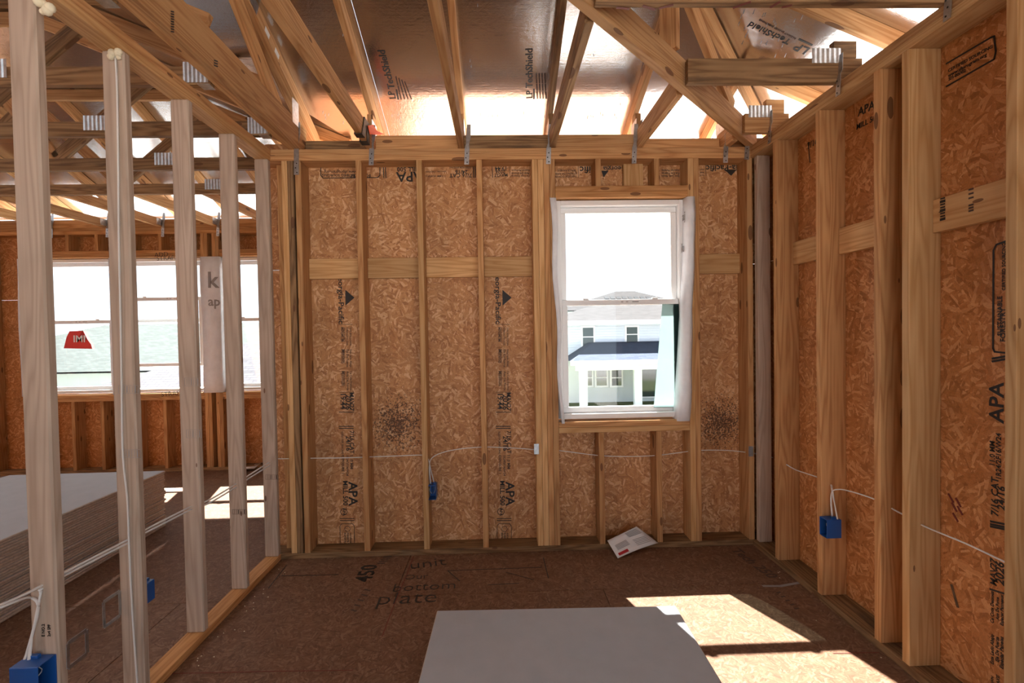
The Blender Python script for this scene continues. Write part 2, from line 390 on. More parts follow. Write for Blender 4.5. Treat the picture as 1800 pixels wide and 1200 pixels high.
# jack studs beside the window opening
bb(wb, 'stud', 'pine', .3715, .3715+TB, 0, D6, TB, ZS)
WX0, WX1, WZ0, WZ1 = .4105, 1.3255, .895, 2.435
for z0 in (2.435, 2.474): bb(wb, 'header', 'pine_red', WX0, WX1+.0005, 0, D6, z0, z0+TB)
for z0 in (.817, .8565): bb(wb, 'rough_sill', 'pine' if z0 > .85 else 'pine_yellow', WX0, WX1, 0, D6, z0, z0+TB)
for x in (.687, 1.094): bb(wb, 'cripple_stud', 'pine', x, x+TB, 0, D6, 2.5125, ZS)
bb(wb, 'blocking', 'pine_yellow', .909, 1.05, D6-TB, D6, 2.5125, ZS)
for x in (.686, 1.089): bb(wb, 'cripple_stud', 'pine', x, x+TB, 0, D6, TB, .817)
for a, b in ((-1.304,X0), (X0+TB,X0+S16), (X0+S16+TB,X0+2*S16), (X0+2*S16+TB,.253), (1.404,1.740)):
    bb(wb, 'blocking', 'pine_yellow', a+.001, b-.001, D6-TB, D6-.0005, 1.914, 2.054)
# white edge of the corner studs
bb(wb, 'backing_stud', 'pine_pale', 1.787, 1.876, -.045, -.007, TB, ZS)
# sheathing
YS = D6+.0005
def osbp(par, mat, x0, x1, y0, y1, z0, z1): return bb(par, 'sheathing_panel', mat, x0, x1, y0, y1, z0, z1, .001)
low = [osbp(wb, 'osb', a+.001, b-.001, YS, YS+.011, -.30, 1.983) for a, b in ((-1.6,-.107),(-.107,WX0))]
osbp(wb, 'osb', WX0+.001, WX1+.018, YS, YS+.011, -.30, WZ0-.012)
osbp(wb, 'osb', WX1+.02, XR+D6, YS, YS+.011, -.30, 1.983)
def bloom(nm, px, py, o):
    p = at(px, py, 1, YS); c = WMAT[o.name].inverted() @ p; osb(nm, OSB_T, mold=tuple(c)); o.material_slots[0].link = 'OBJECT'; o.material_slots[0].material = MATS[nm]
bloom('osb_mildew', 700, 745, low[0]); bloom('osb_mildew_small', 1268, 742, wb.children[-1] if False else [c for c in wb.children if c.name.startswith('sheathing_panel')][-1])
up = [osbp(wb, 'osb', -1.6, WX0-.001, YS, YS+.011, 1.985, ZP+.09)]
for i, (a, b, z0) in enumerate(((WX0+.001, WX1+.018, WZ1-.03), (WX1+.02, XR+D6, 1.985))): up.append(osbp(wb, 'osb', a, b, YS, YS+.011, z0, ZP+.09))
# prints on the sheathing
def wp(px, py): return at(px, py, 1, YS)
def column(x, dx, pnl, xx):
    """vertical print, read from top to bottom; x = pixel column, dx = px drift per px down"""
    c = lambda off, y: wp(x+off+(y-500)*dx, y)
    T = lambda s, off, ya, yb, m='ink', h=1.0: text(pnl, s, c(off, ya), c(off, yb), NB, m, h)
    T('eorgia-Pacific', -8, 487, 569, 'ink', .85)
    tri = [c(14, 508), c(14, 536), c(5, 536), c(23, 522), c(5, 508)]
    V = [c(4,509), c(4,537), c(20,523)]; mesh_obj('printed_logo', [v+Vector((0,-.0015,0)) for v in V], [(0,1,2)], 'ink', pnl)
    stroke(pnl, [c(-8,570), c(16,570)], .003, NB); 
    for k, (s, off) in enumerate((('THIS SIDE DOWN', 11), ('STRENGTH AXIS', 5), ('SPACE PANELS', 0), ('MINIMUM', -4))): T(s, off, 575, 607 if k < 2 else 600, 'ink_faded')
    for k, (s, off) in enumerate((('Este Lado Abajo', 11), ('Eje De Fuerza', 5), ('Espaciar Paneles', 0), ('Minimo', -4))): T(s, off, 614, 645 if k < 2 else 638, 'ink_faded')
    for k, (s, off) in enumerate((('Ce Cote Dessous', 11), ('Axe De Force', 5), ('Espacer Panneaux', 0), ('Minimum', -4))): T(s, off, 652, 686 if k < 2 else 678, 'ink_faded')
    T('MAV27', 10, 690, 722); T('2026', 3, 693, 720); T('19:44', -6, 692, 719)
    stroke(pnl, [c(-9,689), c(17,689)], .003, NB); stroke(pnl, [c(-9,724), c(17,724)], .005, NB)
    for yy in (749, 752.5): stroke(pnl, [c(-9,yy), c(16,yy)], .006, NB)
    T('7/16 CAT', 10, 757, 797); T('24/16', 3, 766, 792); T('SIZED FOR SPACING', -5, 758, 798, 'ink_faded')
    T('11.0 MM', 10, 800, 824, 'ink_faded'); T('1R24/2F16/W24', 3, 800, 836, 'ink_faded'); T('EXPOSURE 1', -5, 800, 832, 'ink_faded')
    T('APA', 7, 846, 889, 'ink', .95); T('MILL 500', -3, 845, 888)
    import math as m
    stroke(pnl, [c(-2+6*m.cos(q*.7854), 899+6*m.sin(q*.7854)) for q in range(8)], .004, NB, closed=True); T('APA', -4, 893, 906)
    for yy in (911, 914.5): stroke(pnl, [c(-9,yy), c(16,yy)], .005, NB)
    stroke(pnl, [c(-9,958), c(-9,924), c(-6,920), c(13,920), c(16,924), c(16,958)], .004, NB)
    stroke(pnl, [c(4+5*m.cos(q*.7854), 929+5*m.sin(q*.7854)) for q in range(8)], .003, NB, closed=True)
    T('SUSTAINABLE', 8, 936, 958); T('FORESTRY', 3, 936, 956); T('INITIATIVE', -2, 936, 957)
column(603, .009, low[0], 0); column(879, .009, low[1], 0)
def T(s, a, b, m='ink', h=1.0): text(up[0], s, wp(*a), wp(*b), NB, m, h)
pnl = up[0]
stroke(pnl, [wp(564,290), wp(564,308), wp(568,313), wp(664,312), wp(668,308), wp(668,292)], .006, NB)
T('www.sfiprogram.org', (628,300), (570,300), 'ink_faded'); T('CERTIFIED SOURCING', (628,306), (566,306)); T('FORESTRY', (651,306), (615,307)); 
for xx in (674, 677.5): stroke(pnl, [wp(xx,293), wp(xx+1,313)], .006, NB)
T('APA', (744,302), (696,303), 'ink', .95); T('MILL 500', (738,294), (698,294))
T('7/16 CAT', (829,305), (790,305)); T('24/16', (822,299), (800,299)); T('SIZED FOR SPACING', (828,293), (790,293), 'ink_faded'); T('11.0 MM 1R24/2F16', (784,308), (748,308), 'ink_faded'); T('EXPOSURE 1 THICKNESS', (784,300), (748,301), 'ink_faded')
for xx in (832, 835): stroke(pnl, [wp(xx,293), wp(xx+1,312)], .006, NB)
T('MAV27', (892,305), (869,306)); T('2026', (888,299), (871,299)); T('19:44', (890,293), (870,293))
stroke(pnl, [wp(865,293), wp(866,312)], .005, NB); stroke(pnl, [wp(896,293), wp(897,312)], .003, NB)
for k, s in enumerate(('Ce Cote Dessous', 'Axe De Force', 'Espacer Panneaux')): T(s, (931,308-k*5), (899,308-k*5), 'ink_faded')
T('THIS SIDE DOWN', (1014,308), (976,309), 'ink_faded'); T('STRENGTH AXIS', (1013,303), (976,304), 'ink_faded'); T('SPACE PANELS', (1012,298), (980,298), 'ink_faded')
stroke(pnl, [wp(1016,292), wp(1017,312)], .003, NB); T('ific', (1038,293), (1019,293), 'ink', .9)
pnl = up[1]
def T1(s, a, b, m='ink', h=1.0): text(pnl, s, wp(*a), wp(*b), NB, m, h)
T1('Georgia', (1101,292), (1060,293), 'ink', .9); mesh_obj('printed_logo', [wp(1057,300)+Vector((0,-.0015,0)), wp(1070,300)+Vector((0,-.0015,0)), wp(1061,312)+Vector((0,-.0015,0))], [(0,1,2)], 'ink', pnl)
for k, s in enumerate(('Este Lado Abajo', 'Eje De Fuerza', 'Espaciar Paneles')): T1(s, (1194,308-k*5), (1163,308-k*5), 'ink_faded')
pnl = up[2]
T1('ia-Pacific', (1296,290), (1241,291), 'ink', .9); mesh_obj('printed_logo', [wp(1273,298)+Vector((0,-.0015,0)), wp(1295,298)+Vector((0,-.0015,0)), wp(1285,309)+Vector((0,-.0015,0))], [(0,1,2)], 'ink', pnl)
for k, s in enumerate(('DOWN', 'AXIS', 'PANELS')): T1(s, (1238,307-k*5), (1230,307-k*5), 'ink_faded')
stroke(pnl, [wp(1240,290), wp(1241,309)], .003, NB)
# steel stud guards
for px, py in ((943,789), (1320,793)):
    p = at(px, py, 1, -.0015); bb(wb, 'nail_plate', 'galvanized', p.x-.017, p.x+.017, -.0025, -.0005, p.z-.036, p.z+.036, .0005)
# blocking boards on the plates between the trusses
for a, b, y0, m in ((-1.30,-.862,.085,'pine_weathered_shaded'), (-.80,-.247,.002,'pine'), (-.205,.374,.002,'pine_weathered_shaded'), (.417,.974,.002,'pine_truss'), (1.022,1.585,.075,'pine'), (1.632,1.90,.075,'pine_weathered_shaded')):
    bb(wb, 'plate_blocking', m, a, b, y0, y0+TB, ZP+.0005, ZP+.0895)

# ------------------------------------------------------------------ wall_left (bare stud partition)
wl = root('wall_left', (XL-.045,-1,0), kind='structure')
bb(wl, 'bottom_plate', 'pine_red', XL-.089, XL, -4.2, -.001, .0005, TB)
bb(wl, 'top_plate', 'pine_yellow', XL-.089, XL, -4.2, -.001, ZS, ZS+TB)
bb(wl, 'top_plate', 'pine', XL-.089, XL, -4.2, -.001, ZS+TB+.0005, ZP)
PY = []
for i in range(9):
    yf = -.042 - i*S16 + (.03 if i == 4 else 0); PY.append(yf)
    s = bb(wl, 'stud', 'pine_pale', XL-.089, XL, yf, yf+TB, TB, ZS, .006)
    if i < 5:
        n = (0,-1,0); zz = (1.25, .98, 1.55, .86, .45)[i]
        pass
P_ = lambda i, px, py: at(px, py, 1, PY[i])
def stamp(i, pa, pb, m='ink_grey', hh=7):
    """worn grade stamp: a ruled box with unreadable bars"""
    A, B = Vector((*pa, 0)), Vector((*pb, 0)); q = lambda u, v: P_(i, A.x+(B.x-A.x)*u, A.y+(B.y-A.y)*u+v)
    stroke(wl, [q(0,-hh), q(1,-hh), q(1,hh), q(0,hh)], .0012, NB, m, 'grade_stamp', True)
    for k in range(1, 7): stroke(wl, [q(k/7,-hh*.75), q(k/7,hh*.75)], .0012 if k % 3 else .004, NB, m, 'grade_stamp')
stamp(3, (209,684), (243,684), 'ink_grey'); stamp(2, (325,671), (352,671)); stamp(3, (212,797), (247,797)); stamp(2, (328,762), (355,762))
stamp(0, (467,838), (489,838), 'ink', 4); stamp(1, (409,899), (433,899), 'ink', 4)
text(wl, 'E NO.2', P_(4,79,1118), P_(4,79,1096), NB, 'ink', 1, name='grade_stamp'); text(wl, '2x4 SPF', P_(4,89,1118), P_(4,89,1097), NB, 'ink', 1, name='grade_stamp')
# spray foam over the cable holes
def blob(parent, name, c, r, mat, n=5):
    bm = bmesh.new()
    for k in range(n):
        q = Vector((random.uniform(-1,1)*r*.8, random.uniform(-.5,.2)*r*.8, random.uniform(-1,.6)*r))
        bmesh.ops.create_icosphere(bm, subdivisions=2, radius=r*random.uniform(.45,.75), matrix=Matrix.Translation(q))
    me = bpy.data.meshes.new(name); bm.to_mesh(me); bm.free()
    for p in me.polygons: p.use_smooth = True
    return put(name, me, mat, parent, Matrix.Translation(c))
blob(wl, 'spray_foam', at(203,96,1,PY[3]-.004), .02, 'foam', 7); blob(wl, 'spray_foam', at(79,12,1,PY[4]-.002), .022, 'foam', 7)

# ------------------------------------------------------------------ wall_right
wr = root('wall_right', (XR+.07,-1.5,0), kind='structure')
NR = (-1,0,0); XO = XR+D6+.0005
bb(wr, 'bottom_plate', 'pine_weathered_shaded', XR, XR+D6, -4.2, -.001, .0005, TB)
bb(wr, 'top_plate', 'pine_yellow', XR, XR+D6, -4.2, -.001, ZS, ZS+TB)
bb(wr, 'top_plate', 'pine_truss', XR, XR+D6, -4.2, -.001, ZS+TB+.0005, ZP)
RY = [-.3075, -.714, -1.120]
y4 = at(1603.7, 1171, 2, TB).y; y5 = at(1787, 600, 0, XR).y
for yf, m in ((-.3075,'pine'), (-.714,'pine_weathered_shaded'), (-1.120,'pine'), (y4,'pine_yellow'), (y5,'pine_yellow'), (y5-S16,'pine'), (y5-2*S16,'pine'), (y5-3*S16,'pine'), (y5-4*S16,'pine')):
    bb(wr, 'stud', m if yf != -.714 else 'pine', XR, XR+D6, yf, yf+TB, TB, ZS)
for (ya, yb) in ((-.714+TB,-.3075), (-1.12+TB,-.714), (y5+TB, y4)):
    bb(wr, 'blocking', 'pine_yellow', XR+D6-TB, XR+D6-.0005, ya+.001, yb-.001, 1.914, 2.054)
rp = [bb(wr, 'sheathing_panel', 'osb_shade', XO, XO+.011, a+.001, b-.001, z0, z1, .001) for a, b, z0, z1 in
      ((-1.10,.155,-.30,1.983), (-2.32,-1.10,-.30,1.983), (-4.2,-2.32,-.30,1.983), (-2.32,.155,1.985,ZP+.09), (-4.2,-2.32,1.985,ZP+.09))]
bb(wr, 'rim_board', 'pine_weathered_shaded', XR+.01, XR+D6+.01, -4.2, .15, -.30, -.021)
def rpx(px, py): return at(px, py, 0, XO)
def TR(s, a, b, p=rp[1], m='ink', h=1.0): text(p, s, rpx(*a), rpx(*b), NR, m, h)
stroke(rp[1], [rpx(1768,424), rpx(1752,430), rpx(1747,440), rpx(1746,612), rpx(1749,618), rpx(1768,620)], .007, NR)
TR('SUSTAINABLE', (1762,590), (1762,520)); TR('FORESTRY', (1768,600), (1768,540)); TR('CERTIFIED SOURCING', (1768,510), (1768,426))
for yy in (628, 633): stroke(rp[1], [rpx(1745,yy+2), rpx(1768,yy-2)], .008, NR)
TR('APA', (1764,745), (1764,672), h=.9)
TR('11.0 MM', (1749,818), (1749,776)); TR('1R24/2F16/W24', (1760,842), (1760,762)); TR('7/16 CAT', (1755,908), (1755,840)); TR('24/16', (1767,898), (1767,856))
for yy in (916, 921, 925): stroke(rp[1], [rpx(1742,yy), rpx(1767,yy+5)], .008, NR)
TR('MAV27', (1752,1030), (1752,984)); TR('2026', (1765,1030), (1765,990)); stroke(rp[1], [rpx(1741,1035), rpx(1766,1043)], .007, NR)
TR('Ce Cote Dessous', (1747,1096), (1747,1040), m='ink'); TR('Axe De Force', (1756,1090), (1756,1050)); TR('Espacer Panneaux', (1764,1100), (1764,1046))
TR('Este Lado Abajo', (1747,1168), (1747,1116)); TR('Eje De Fuerza', (1756,1164), (1756,1120)); TR('Espaciar Paneles', (1764,1176), (1764,1120))
TR('THIS SIDE DOWN', (1747,1240), (1747,1190)); TR('STRENGTH AXIS', (1757,1240), (1757,1188))
TR('APA', (1508,205), (1538,190), rp[3]); TR('MILL 500', (1506,228), (1545,208), rp[3]); TR('7/16', (1420,262), (1437,252), rp[3]); stroke(rp[3], [rpx(1421,250), rpx(1424,285)], .007, NR)
stroke(rp[4], [rpx(1664,112), rpx(1742,66), rpx(1748,64), rpx(1751,90), rpx(1748,104), rpx(1664,152)], .007, NR)
TR('CERTIFIED SOURCING', (1667,127), (1745,84), rp[4]); TR('www.sfiprogram.org', (1667,136), (1735,98), rp[4]); TR('SFI-00002', (1668,142), (1698,126), rp[4])
for k, (px, py) in enumerate(((1668,868), (1674,884), (1681,876), (1684,890), (1676,902))): stroke(rp[1], [rpx(px,py), rpx(px+8,py+14)], .009, NR, 'ink_red', 'scorch_mark')
stroke(rp[1], [rpx(1673,1028), rpx(1684,1066)], .012, NR, 'bark', 'bark_streak')
def XT(s, pa, pb, X, m='ink'): text(wr, s, at(*pa,0,X), at(*pb,0,X), NR, m, name='grade_stamp')
for k in range(8): stroke(wr, [at(1654,386-k*5.2,0,XR+D6-TB-.001), at(1661,384-k*5.2,0,XR+D6-TB-.001)], .006 if k % 3 else .011, NR, 'ink', 'grade_stamp')
for k in range(6): stroke(wr, [at(1704,371-k*(5 if k < 3 else 7.5),0,XR+D6-TB-.001), at(1711,369-k*(5 if k < 3 else 7.5),0,XR+D6-TB-.001)], .007, NR, 'ink_faded', 'grade_stamp')

# ------------------------------------------------------------------ the wing beyond: far wall, side wall
wf = root('wall_far', (-4,YF+.07,0), kind='structure')
FX0, FX1 = -7.5, -1.36
def fx(px): return at(px, 600, 1, YF).x
A0, A1 = fx(197)-.915, fx(197); C0 = fx(389); C1 = C0+.915; B1 = fx(357)-.0; B0 = B1-.90
FZ0, FZ1 = .895, 2.435
bb(wf, 'bottom_plate', 'pine_weathered_shaded', FX0, FX1, YF, YF+D6, 0, TB)
bb(wf, 'top_plate', 'pine_red', FX0, FX1, YF, YF+D6, ZS, ZS+TB); bb(wf, 'top_plate', 'pine_red', FX0, FX1, YF, YF+D6, ZS+TB+.0005, ZP)
def fs(x, z0=TB, z1=ZS, n='stud', m='pine_red'): bb(wf, n, m, x, x+TB, YF, YF+D6, z0, z1)
for x in (A0-TB, A0-2*TB-.001, A1, A1+TB+.001, B0-TB, B0-2*TB-.001, B1, B1+TB+.001, C0-TB, C0-2*TB-.001, C1, C1+TB+.001): fs(x, m='pine')
for a, b in ((A0,A1),(B0,B1),(C0,C1)):
    for z0 in (FZ1, FZ1+.039): bb(wf, 'header', 'pine_red', a+.0005, b-.0005, YF, YF+D6, z0, z0+TB)
    for z0 in (FZ0-.0775, FZ0-.0385): bb(wf, 'rough_sill', 'pine', a+.0005, b-.0005, YF, YF+D6, z0, z0+TB)
    for q in (.15, .5, .85): fs(a+(b-a)*q-.019, TB, FZ0-.0775, 'cripple_stud', 'pine'); fs(a+(b-a)*q-.019, FZ1+.0775, ZS, 'cripple_stud')
x = A0-.45
while x > FX0+.1: fs(x); x -= S16
x = C1+.3
while x < FX1-.05: fs(x); x += S16
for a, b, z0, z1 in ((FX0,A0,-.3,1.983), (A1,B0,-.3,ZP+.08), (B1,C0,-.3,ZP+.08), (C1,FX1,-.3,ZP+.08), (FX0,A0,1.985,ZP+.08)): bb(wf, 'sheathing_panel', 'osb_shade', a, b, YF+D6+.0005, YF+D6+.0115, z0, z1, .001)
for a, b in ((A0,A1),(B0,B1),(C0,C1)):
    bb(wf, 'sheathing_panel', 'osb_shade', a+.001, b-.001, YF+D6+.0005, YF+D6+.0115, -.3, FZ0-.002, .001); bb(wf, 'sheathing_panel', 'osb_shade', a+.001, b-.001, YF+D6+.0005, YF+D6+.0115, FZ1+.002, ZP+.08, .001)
text(wf, 'ADD', at(272,452,1,YF-.002), at(296,450,1,YF-.002), NB, 'ink', name='handwriting'); text(wf, 'STRAPS', at(276,458,1,YF-.002), at(312,456,1,YF-.002), NB, 'ink', name='handwriting'); text(wf, 'STRAPS', at(284,697,1,YF-.002), at(322,694,1,YF-.002), NB, 'ink', name='handwriting')
ws = root('wall_wing', (XL,1.2,0), kind='structure')
bb(ws, 'bottom_plate', 'pine', XL, XL+D6, .153, YF-.001, 0, TB); bb(ws, 'top_plate', 'pine', XL, XL+D6, .153, YF-.001, ZS, ZP)
y = .35
while y < 2.1: bb(ws, 'stud', 'pine', XL, XL+D6, y, y+TB, TB, ZS); y += S16
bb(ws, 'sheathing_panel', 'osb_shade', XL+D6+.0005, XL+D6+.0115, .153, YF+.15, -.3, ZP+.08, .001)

wo = root('wall_outer_blocker', (FX0-.02,-2,0), kind='structure')  # unseen side wall, added to keep daylight out of the wing
bb(wo, 'bottom_plate', 'pine', FX0-.14, FX0, -6.0, YF+.14, 0, TB); bb(wo, 'top_plate', 'pine', FX0-.14, FX0, -6.0, YF+.14, ZS, ZP)
y = -5.9
while y < 2.1: bb(wo, 'stud', 'pine', FX0-.14, FX0, y, y+TB, TB, ZS); y += S16
bb(wo, 'sheathing_panel', 'osb_shade', FX0-.1515, FX0-.1405, -6.0, YF+.15, -.3, ZP+.08, .001)

wq = root('wall_rear_blocker', (-2.8,-6.1,2.2), kind='structure')  # unseen wall behind the camera, added to cut light on ceiling and wing
prism('sheathing_panel', [(FX0,-6.1,2.25), (1.9,-6.1,2.25), (1.9,-6.1,3.08), (-4.34,-6.1,5.69), (FX0,-6.1,5.69)], (0,.012,0), 'osb_shade', wq)
bb(wq, 'sheathing_panel', 'osb_shade', FX0, -1.7, -6.1, -6.088, 0, 2.248, 0)
bb(wq, 'header', 'pine', FX0, 1.9, -6.085, -5.95, 2.05, 2.25)

# ------------------------------------------------------------------ windows
def window(n, x0, x1, z0, z1, y, lift=0.0):
    """white vinyl single hung window in an opening whose inner wall face is at y"""
    wn = root('window_%d' % n, ((x0+x1)/2, y+.1, z0), kind='structure')
    ya, yb = y+.055, y+.15; fw = .036
    B = lambda nm, a, b, c, d, e, f, m='vinyl': bb(wn, nm, m, a, b, c, d, e, f, .003)
    g = .006; x0 += g; x1 -= g; z0 += .012; z1 -= g
    for a, b in ((x0, x0+fw), (x1-fw, x1)): B('frame_jamb', a, b, ya, yb, z0, z1)
    B('frame_head', x0+fw, x1-fw, ya, yb, z1-fw, z1); B('frame_sill', x0+fw, x1-fw, ya-.02, yb, z0, z0+fw)
    zm = z0 + (z1-z0)*.528; s = .040; X0, X1 = x0+fw+.001, x1-fw-.001
    for nm, a, b, c, d in (('upper_sash', zm-.01, z1-fw-.001, ya+.05, ya+.075), ('lower_sash', z0+fw+.001+lift, zm+.028+lift, ya+.018, ya+.046)):
        q = B(nm, X0, X1, c, d, a, a+s)
        B('sash_rail', X0, X1, c, d, b-s, b); B('sash_stile', X0, X0+s, c, d, a+s, b-s); B('sash_stile', X1-s, X1, c, d, a+s, b-s)
        bb(wn, 'glass_pane', 'glass', X0+s, X1-s, (c+d)/2-.002, (c+d)/2+.002, a+s, b-s, 0)
        if nm == 'lower_sash':
            for xx in (X0+.15, X1-.19): B('sash_lock', xx, xx+.04, c-.004, c+.012, b, b+.012)
            for u in (.42, .455, .50, .515, .53): stroke(wn, [(X0+u, c-.0003, b-.018), (X0+u+.012, c-.0003, b-.018)], .006, NB, 'ink_grey', 'latch_mark')
    return wn
w1 = window(1, WX0, WX1, WZ0, WZ1, 0)
w2 = window(2, A0, A1, FZ0, FZ1, YF); w3 = window(3, B0, B1, FZ0, FZ1, YF, .25); w4 = window(4, C0, C1, FZ0, FZ1, YF)
# milky film hanging on the lower sash of the near window
f0 = .072
mesh_obj('protective_film', [(1.165,f0,1.70),(1.285,f0,1.70),(1.285,f0-.004,.97),(1.095,f0-.004,.97),(1.13,f0-.006,1.35)], [(0,4,3,2,1)], 'film', w1)
# torn red sticker on the far window
sy = YF+.07
SP = lambda px, py: at(px, py, 1, sy)
mesh_obj('sticker', [SP(112,612), SP(117,592), SP(122,582), SP(146,581), SP(154,597), SP(160,605), SP(162,613)], [(0,1,2,3,4,5,6)], 'sticker_red', w2)
text(w2, 'IMI', SP(130,601)+Vector((0,-.003,0)), SP(150,601)+Vector((0,-.003,0)), NB, 'vinyl')
mesh_obj('sticker_tear', [SP(137,593)+Vector((0,-.002,0)), SP(145,582)+Vector((0,-.002,0)), SP(154,598)+Vector((0,-.002,0))], [(0,1,2)], 'red_print', w2)

# folded house wrap round the openings
def wrap(label, strips, prints=()):
    """strips: list of rows of points from top to bottom (each row the same number of points)"""
    n = len(strips[0]); V = [Vector(p) for r_ in strips for p in r_]
    Fc = [(i*n+k, i*n+k+1, (i+1)*n+k+1, (i+1)*n+k) for i in range(len(strips)-1) for k in range(n-1)]
    o = mesh_obj('house_wrap', V, Fc, 'wrap', None, smooth=True); tag(o, label, 'house wrap')
    md = o.modifiers.new('thick', 'SOLIDIFY'); md.thickness = .0015; md.offset = 0
    for s, a, b, nn in prints: text(o, s, a, b, nn, 'ink_grey')
    return o
rows = []
for k in range(15):
    s = k/14; z = 2.432-(2.432-.885)*s
    bulge = .02*math.sin(s*9)+.012*math.sin(s*23)
    inx = 1.318-.03*s-.055*s*s; fac = 1.372-.055*s**1.5
    rows.append([(inx-.006,.062,z), (inx-.004+.3*bulge,.03,z), (inx+.002+.4*bulge,-.004-.01*s,z), ((inx+fac)/2,-.012-.03*abs(math.sin(s*6)),z), (fac+.3*bulge,-.006-.012*s,z)])
wrap('white house wrap folded round the right jamb of the clear window', rows, (('aj', (1.310,.058,2.28), (1.310,.008,2.28), (-1,0,0)), ('k', (1.300,.055,2.06), (1.300,.012,2.06), (-1,0,0))))
rows = []
for k in range(15):
    s = k/14; z = 2.432-(2.432-.885)*s; b = .008*math.sin(s*14)
    inx = .417+.03*s+b; fac = .372+.05*s+b
    rows.append([(inx,.062,z), (inx-.002,.03,z), (inx-.004,-.004,z), ((inx+fac)/2,-.009,z), (fac,-.006,z)])
wrap('white house wrap folded round the left jamb of the clear window', rows)
def flap(label, x0, x1, side, txt=()):
    rows = []
    for k in range(13):
        s = k/12; z = FZ1-.004-(FZ1-FZ0)*s; b = .02*math.sin(s*8+x0)
        if side > 0: rows.append([(x0+b*.3, YF-.008, z), ((x0+x1)/2, YF-.014-.01*abs(b), z), (x1, YF-.006, z), (x1+.008, YF+.055, z)])
        else: rows.append([(x0-.008, YF+.055, z), (x0, YF-.006, z), ((x0+x1)/2, YF-.014, z), (x1+b*.3, YF-.008, z)])
    wrap(label, rows, txt)
pz = lambda px, py: at(px, py, 1, YF-.016)
flap('printed house wrap over the studs beside the raised sash window', fx(357), C0+.005, 1, (('k', pz(366,505), pz(386,505), NB), ('ap', pz(366,537), pz(387,537), NB)))
flap('house wrap hanging beside the far window with red sticker', A1-.005, A1+.07, -1, (('V', pz(193,497), pz(202,497), NB),))
flap('house wrap curling off the outer jamb of the red sticker window', A0-.09, A0+.004, 1)

# ------------------------------------------------------------------ ceiling: foil faced roof boards
ce = root('ceiling', (0,-1,3.4), kind='structure')
OV = .46
def zB(y): return ZE - SLOPE*y
def zR(x): return ZE - SLOPE*(x-XR)
def zW(x): return ZE - SLOPE*(x-XL)
def zF(y): return ZE - SLOPE*(y-YF)
def clip(poly, ax, v, keep_less):
    out = []
    for i in range(len(poly)):
        a, b = poly[i], poly[(i+1) % len(poly)]; ia = (a[ax] <= v) == keep_less; ib = (b[ax] <= v) == keep_less
        if ia: out.append(a)
        if ia != ib:
            s = (v-a[ax])/(b[ax]-a[ax]); out.append(tuple(a[k]+(b[k]-a[k])*s for k in range(2)))
    return out
def deck(poly, zf, run):
    """poly in plan; run = axis (0/1) along the slope"""
    c = math.cos(math.atan(SLOPE)); st = 1.219*c; lo = [min(p[k] for p in poly) for k in (0,1)]; hi = [max(p[k] for p in poly) for k in (0,1)]
    ln = 1-run; v = hi[run]; rr = 0
    while v > lo[run]:
        u = lo[ln] - (rr % 2)*1.219 - .4
        while u < hi[ln]:
            q = clip(clip(clip(clip(poly, run, v, True), run, v-st, False), ln, u+2.438, True), ln, u, False)
            if len(q) >= 3:
                ctr = [sum(p[k] for p in q)/len(q) for k in (0,1)]
                q = [tuple(p[k]+(ctr[k]-p[k])*.0012 for k in (0,1)) for p in q]
                prism('roof_panel', [(p[0], p[1], zf(p)) for p in q], (0,0,.013), 'foil', ce)
            u += 2.438
        v -= st; rr += 1
YB = -6.2
EX = XR+OV; xv = XL+OV
deck([(xv,OV), (EX,OV), (XR+YB,YB), (XL+YB,YB)], lambda p: zB(p[1]), 1)
deck([(EX,OV), (EX,YB), (XR+YB,YB)], lambda p: zR(p[0]), 0)
deck([(xv,OV), (xv,YF+OV), (-7.6, YF-(7.6+XL)), (-7.6,-7.6-XL)], lambda p: zW(p[0]), 0)
deck([(xv,YF+OV), (-7.6,YF+OV), (-7.6, YF-(7.6+XL))], lambda p: zF(p[1]), 1)
NBK = Vector((0,-SLOPE,-1)).normalized(); NRT = Vector((-SLOPE,0,-1)).normalized()
def TF(s, a, b, p0, n, m='ink', h=1.0): text(ce, s, atp(*a, p0, n), atp(*b, p0, n), n, m, h)
PB = (0,0,ZE); PR = (XR,0,ZE)
TF('TechShield', (694,156), (676,88), PB, NBK); TF('LP', (696,173), (692,160), PB, NBK); stroke(ce, [atp(700,174,PB,NBK), atp(697,158,PB,NBK)], .012, NBK)
for k in range(4): TF('RADIANT BARRIER SHEATHING', (706+k*6,174), (697+k*5,134-k*-3), PB, NBK, 'ink_faded')
TF('TechShield', (936,154), (936,85), PB, NBK); TF('LP', (936,172), (936,159), PB, NBK); stroke(ce, [atp(938.5,173,PB,NBK), atp(938.5,157,PB,NBK)], .012, NBK)
for k in range(4): TF('RADIANT BARRIER SHEATHING', (946+k*5,173), (944+k*5,128), PB, NBK, 'ink_faded')
TF('TechShield', (1392,71), (1320,38), PR, NRT); TF('LP', (1424,85), (1402,76), PR, NRT); stroke(ce, [atp(1427,79,PR,NRT), atp(1405,69,PR,NRT)], .012, NRT); TF('RADIANT BARRIER SHEATHING', (1400,67), (1336,33), PR, NRT, 'ink_faded')
for k in range(90):                                     # nails that missed the trusses
    if k < 60: px, py, p0, n = random.uniform(540,1290), random.choice((random.uniform(0,225), 203+random.gauss(0,2))), PB, NBK
    else: px, py, p0, n = random.uniform(1200,1420), random.uniform(20,100), PR, NRT
    p = atp(px, py, p0, n); put('nail_tip', box_mesh(.012, .0035, .0035, .0005), 'galvanized', ce, mat4(*frame(n, (1,.3,.2)), p+n*.006))

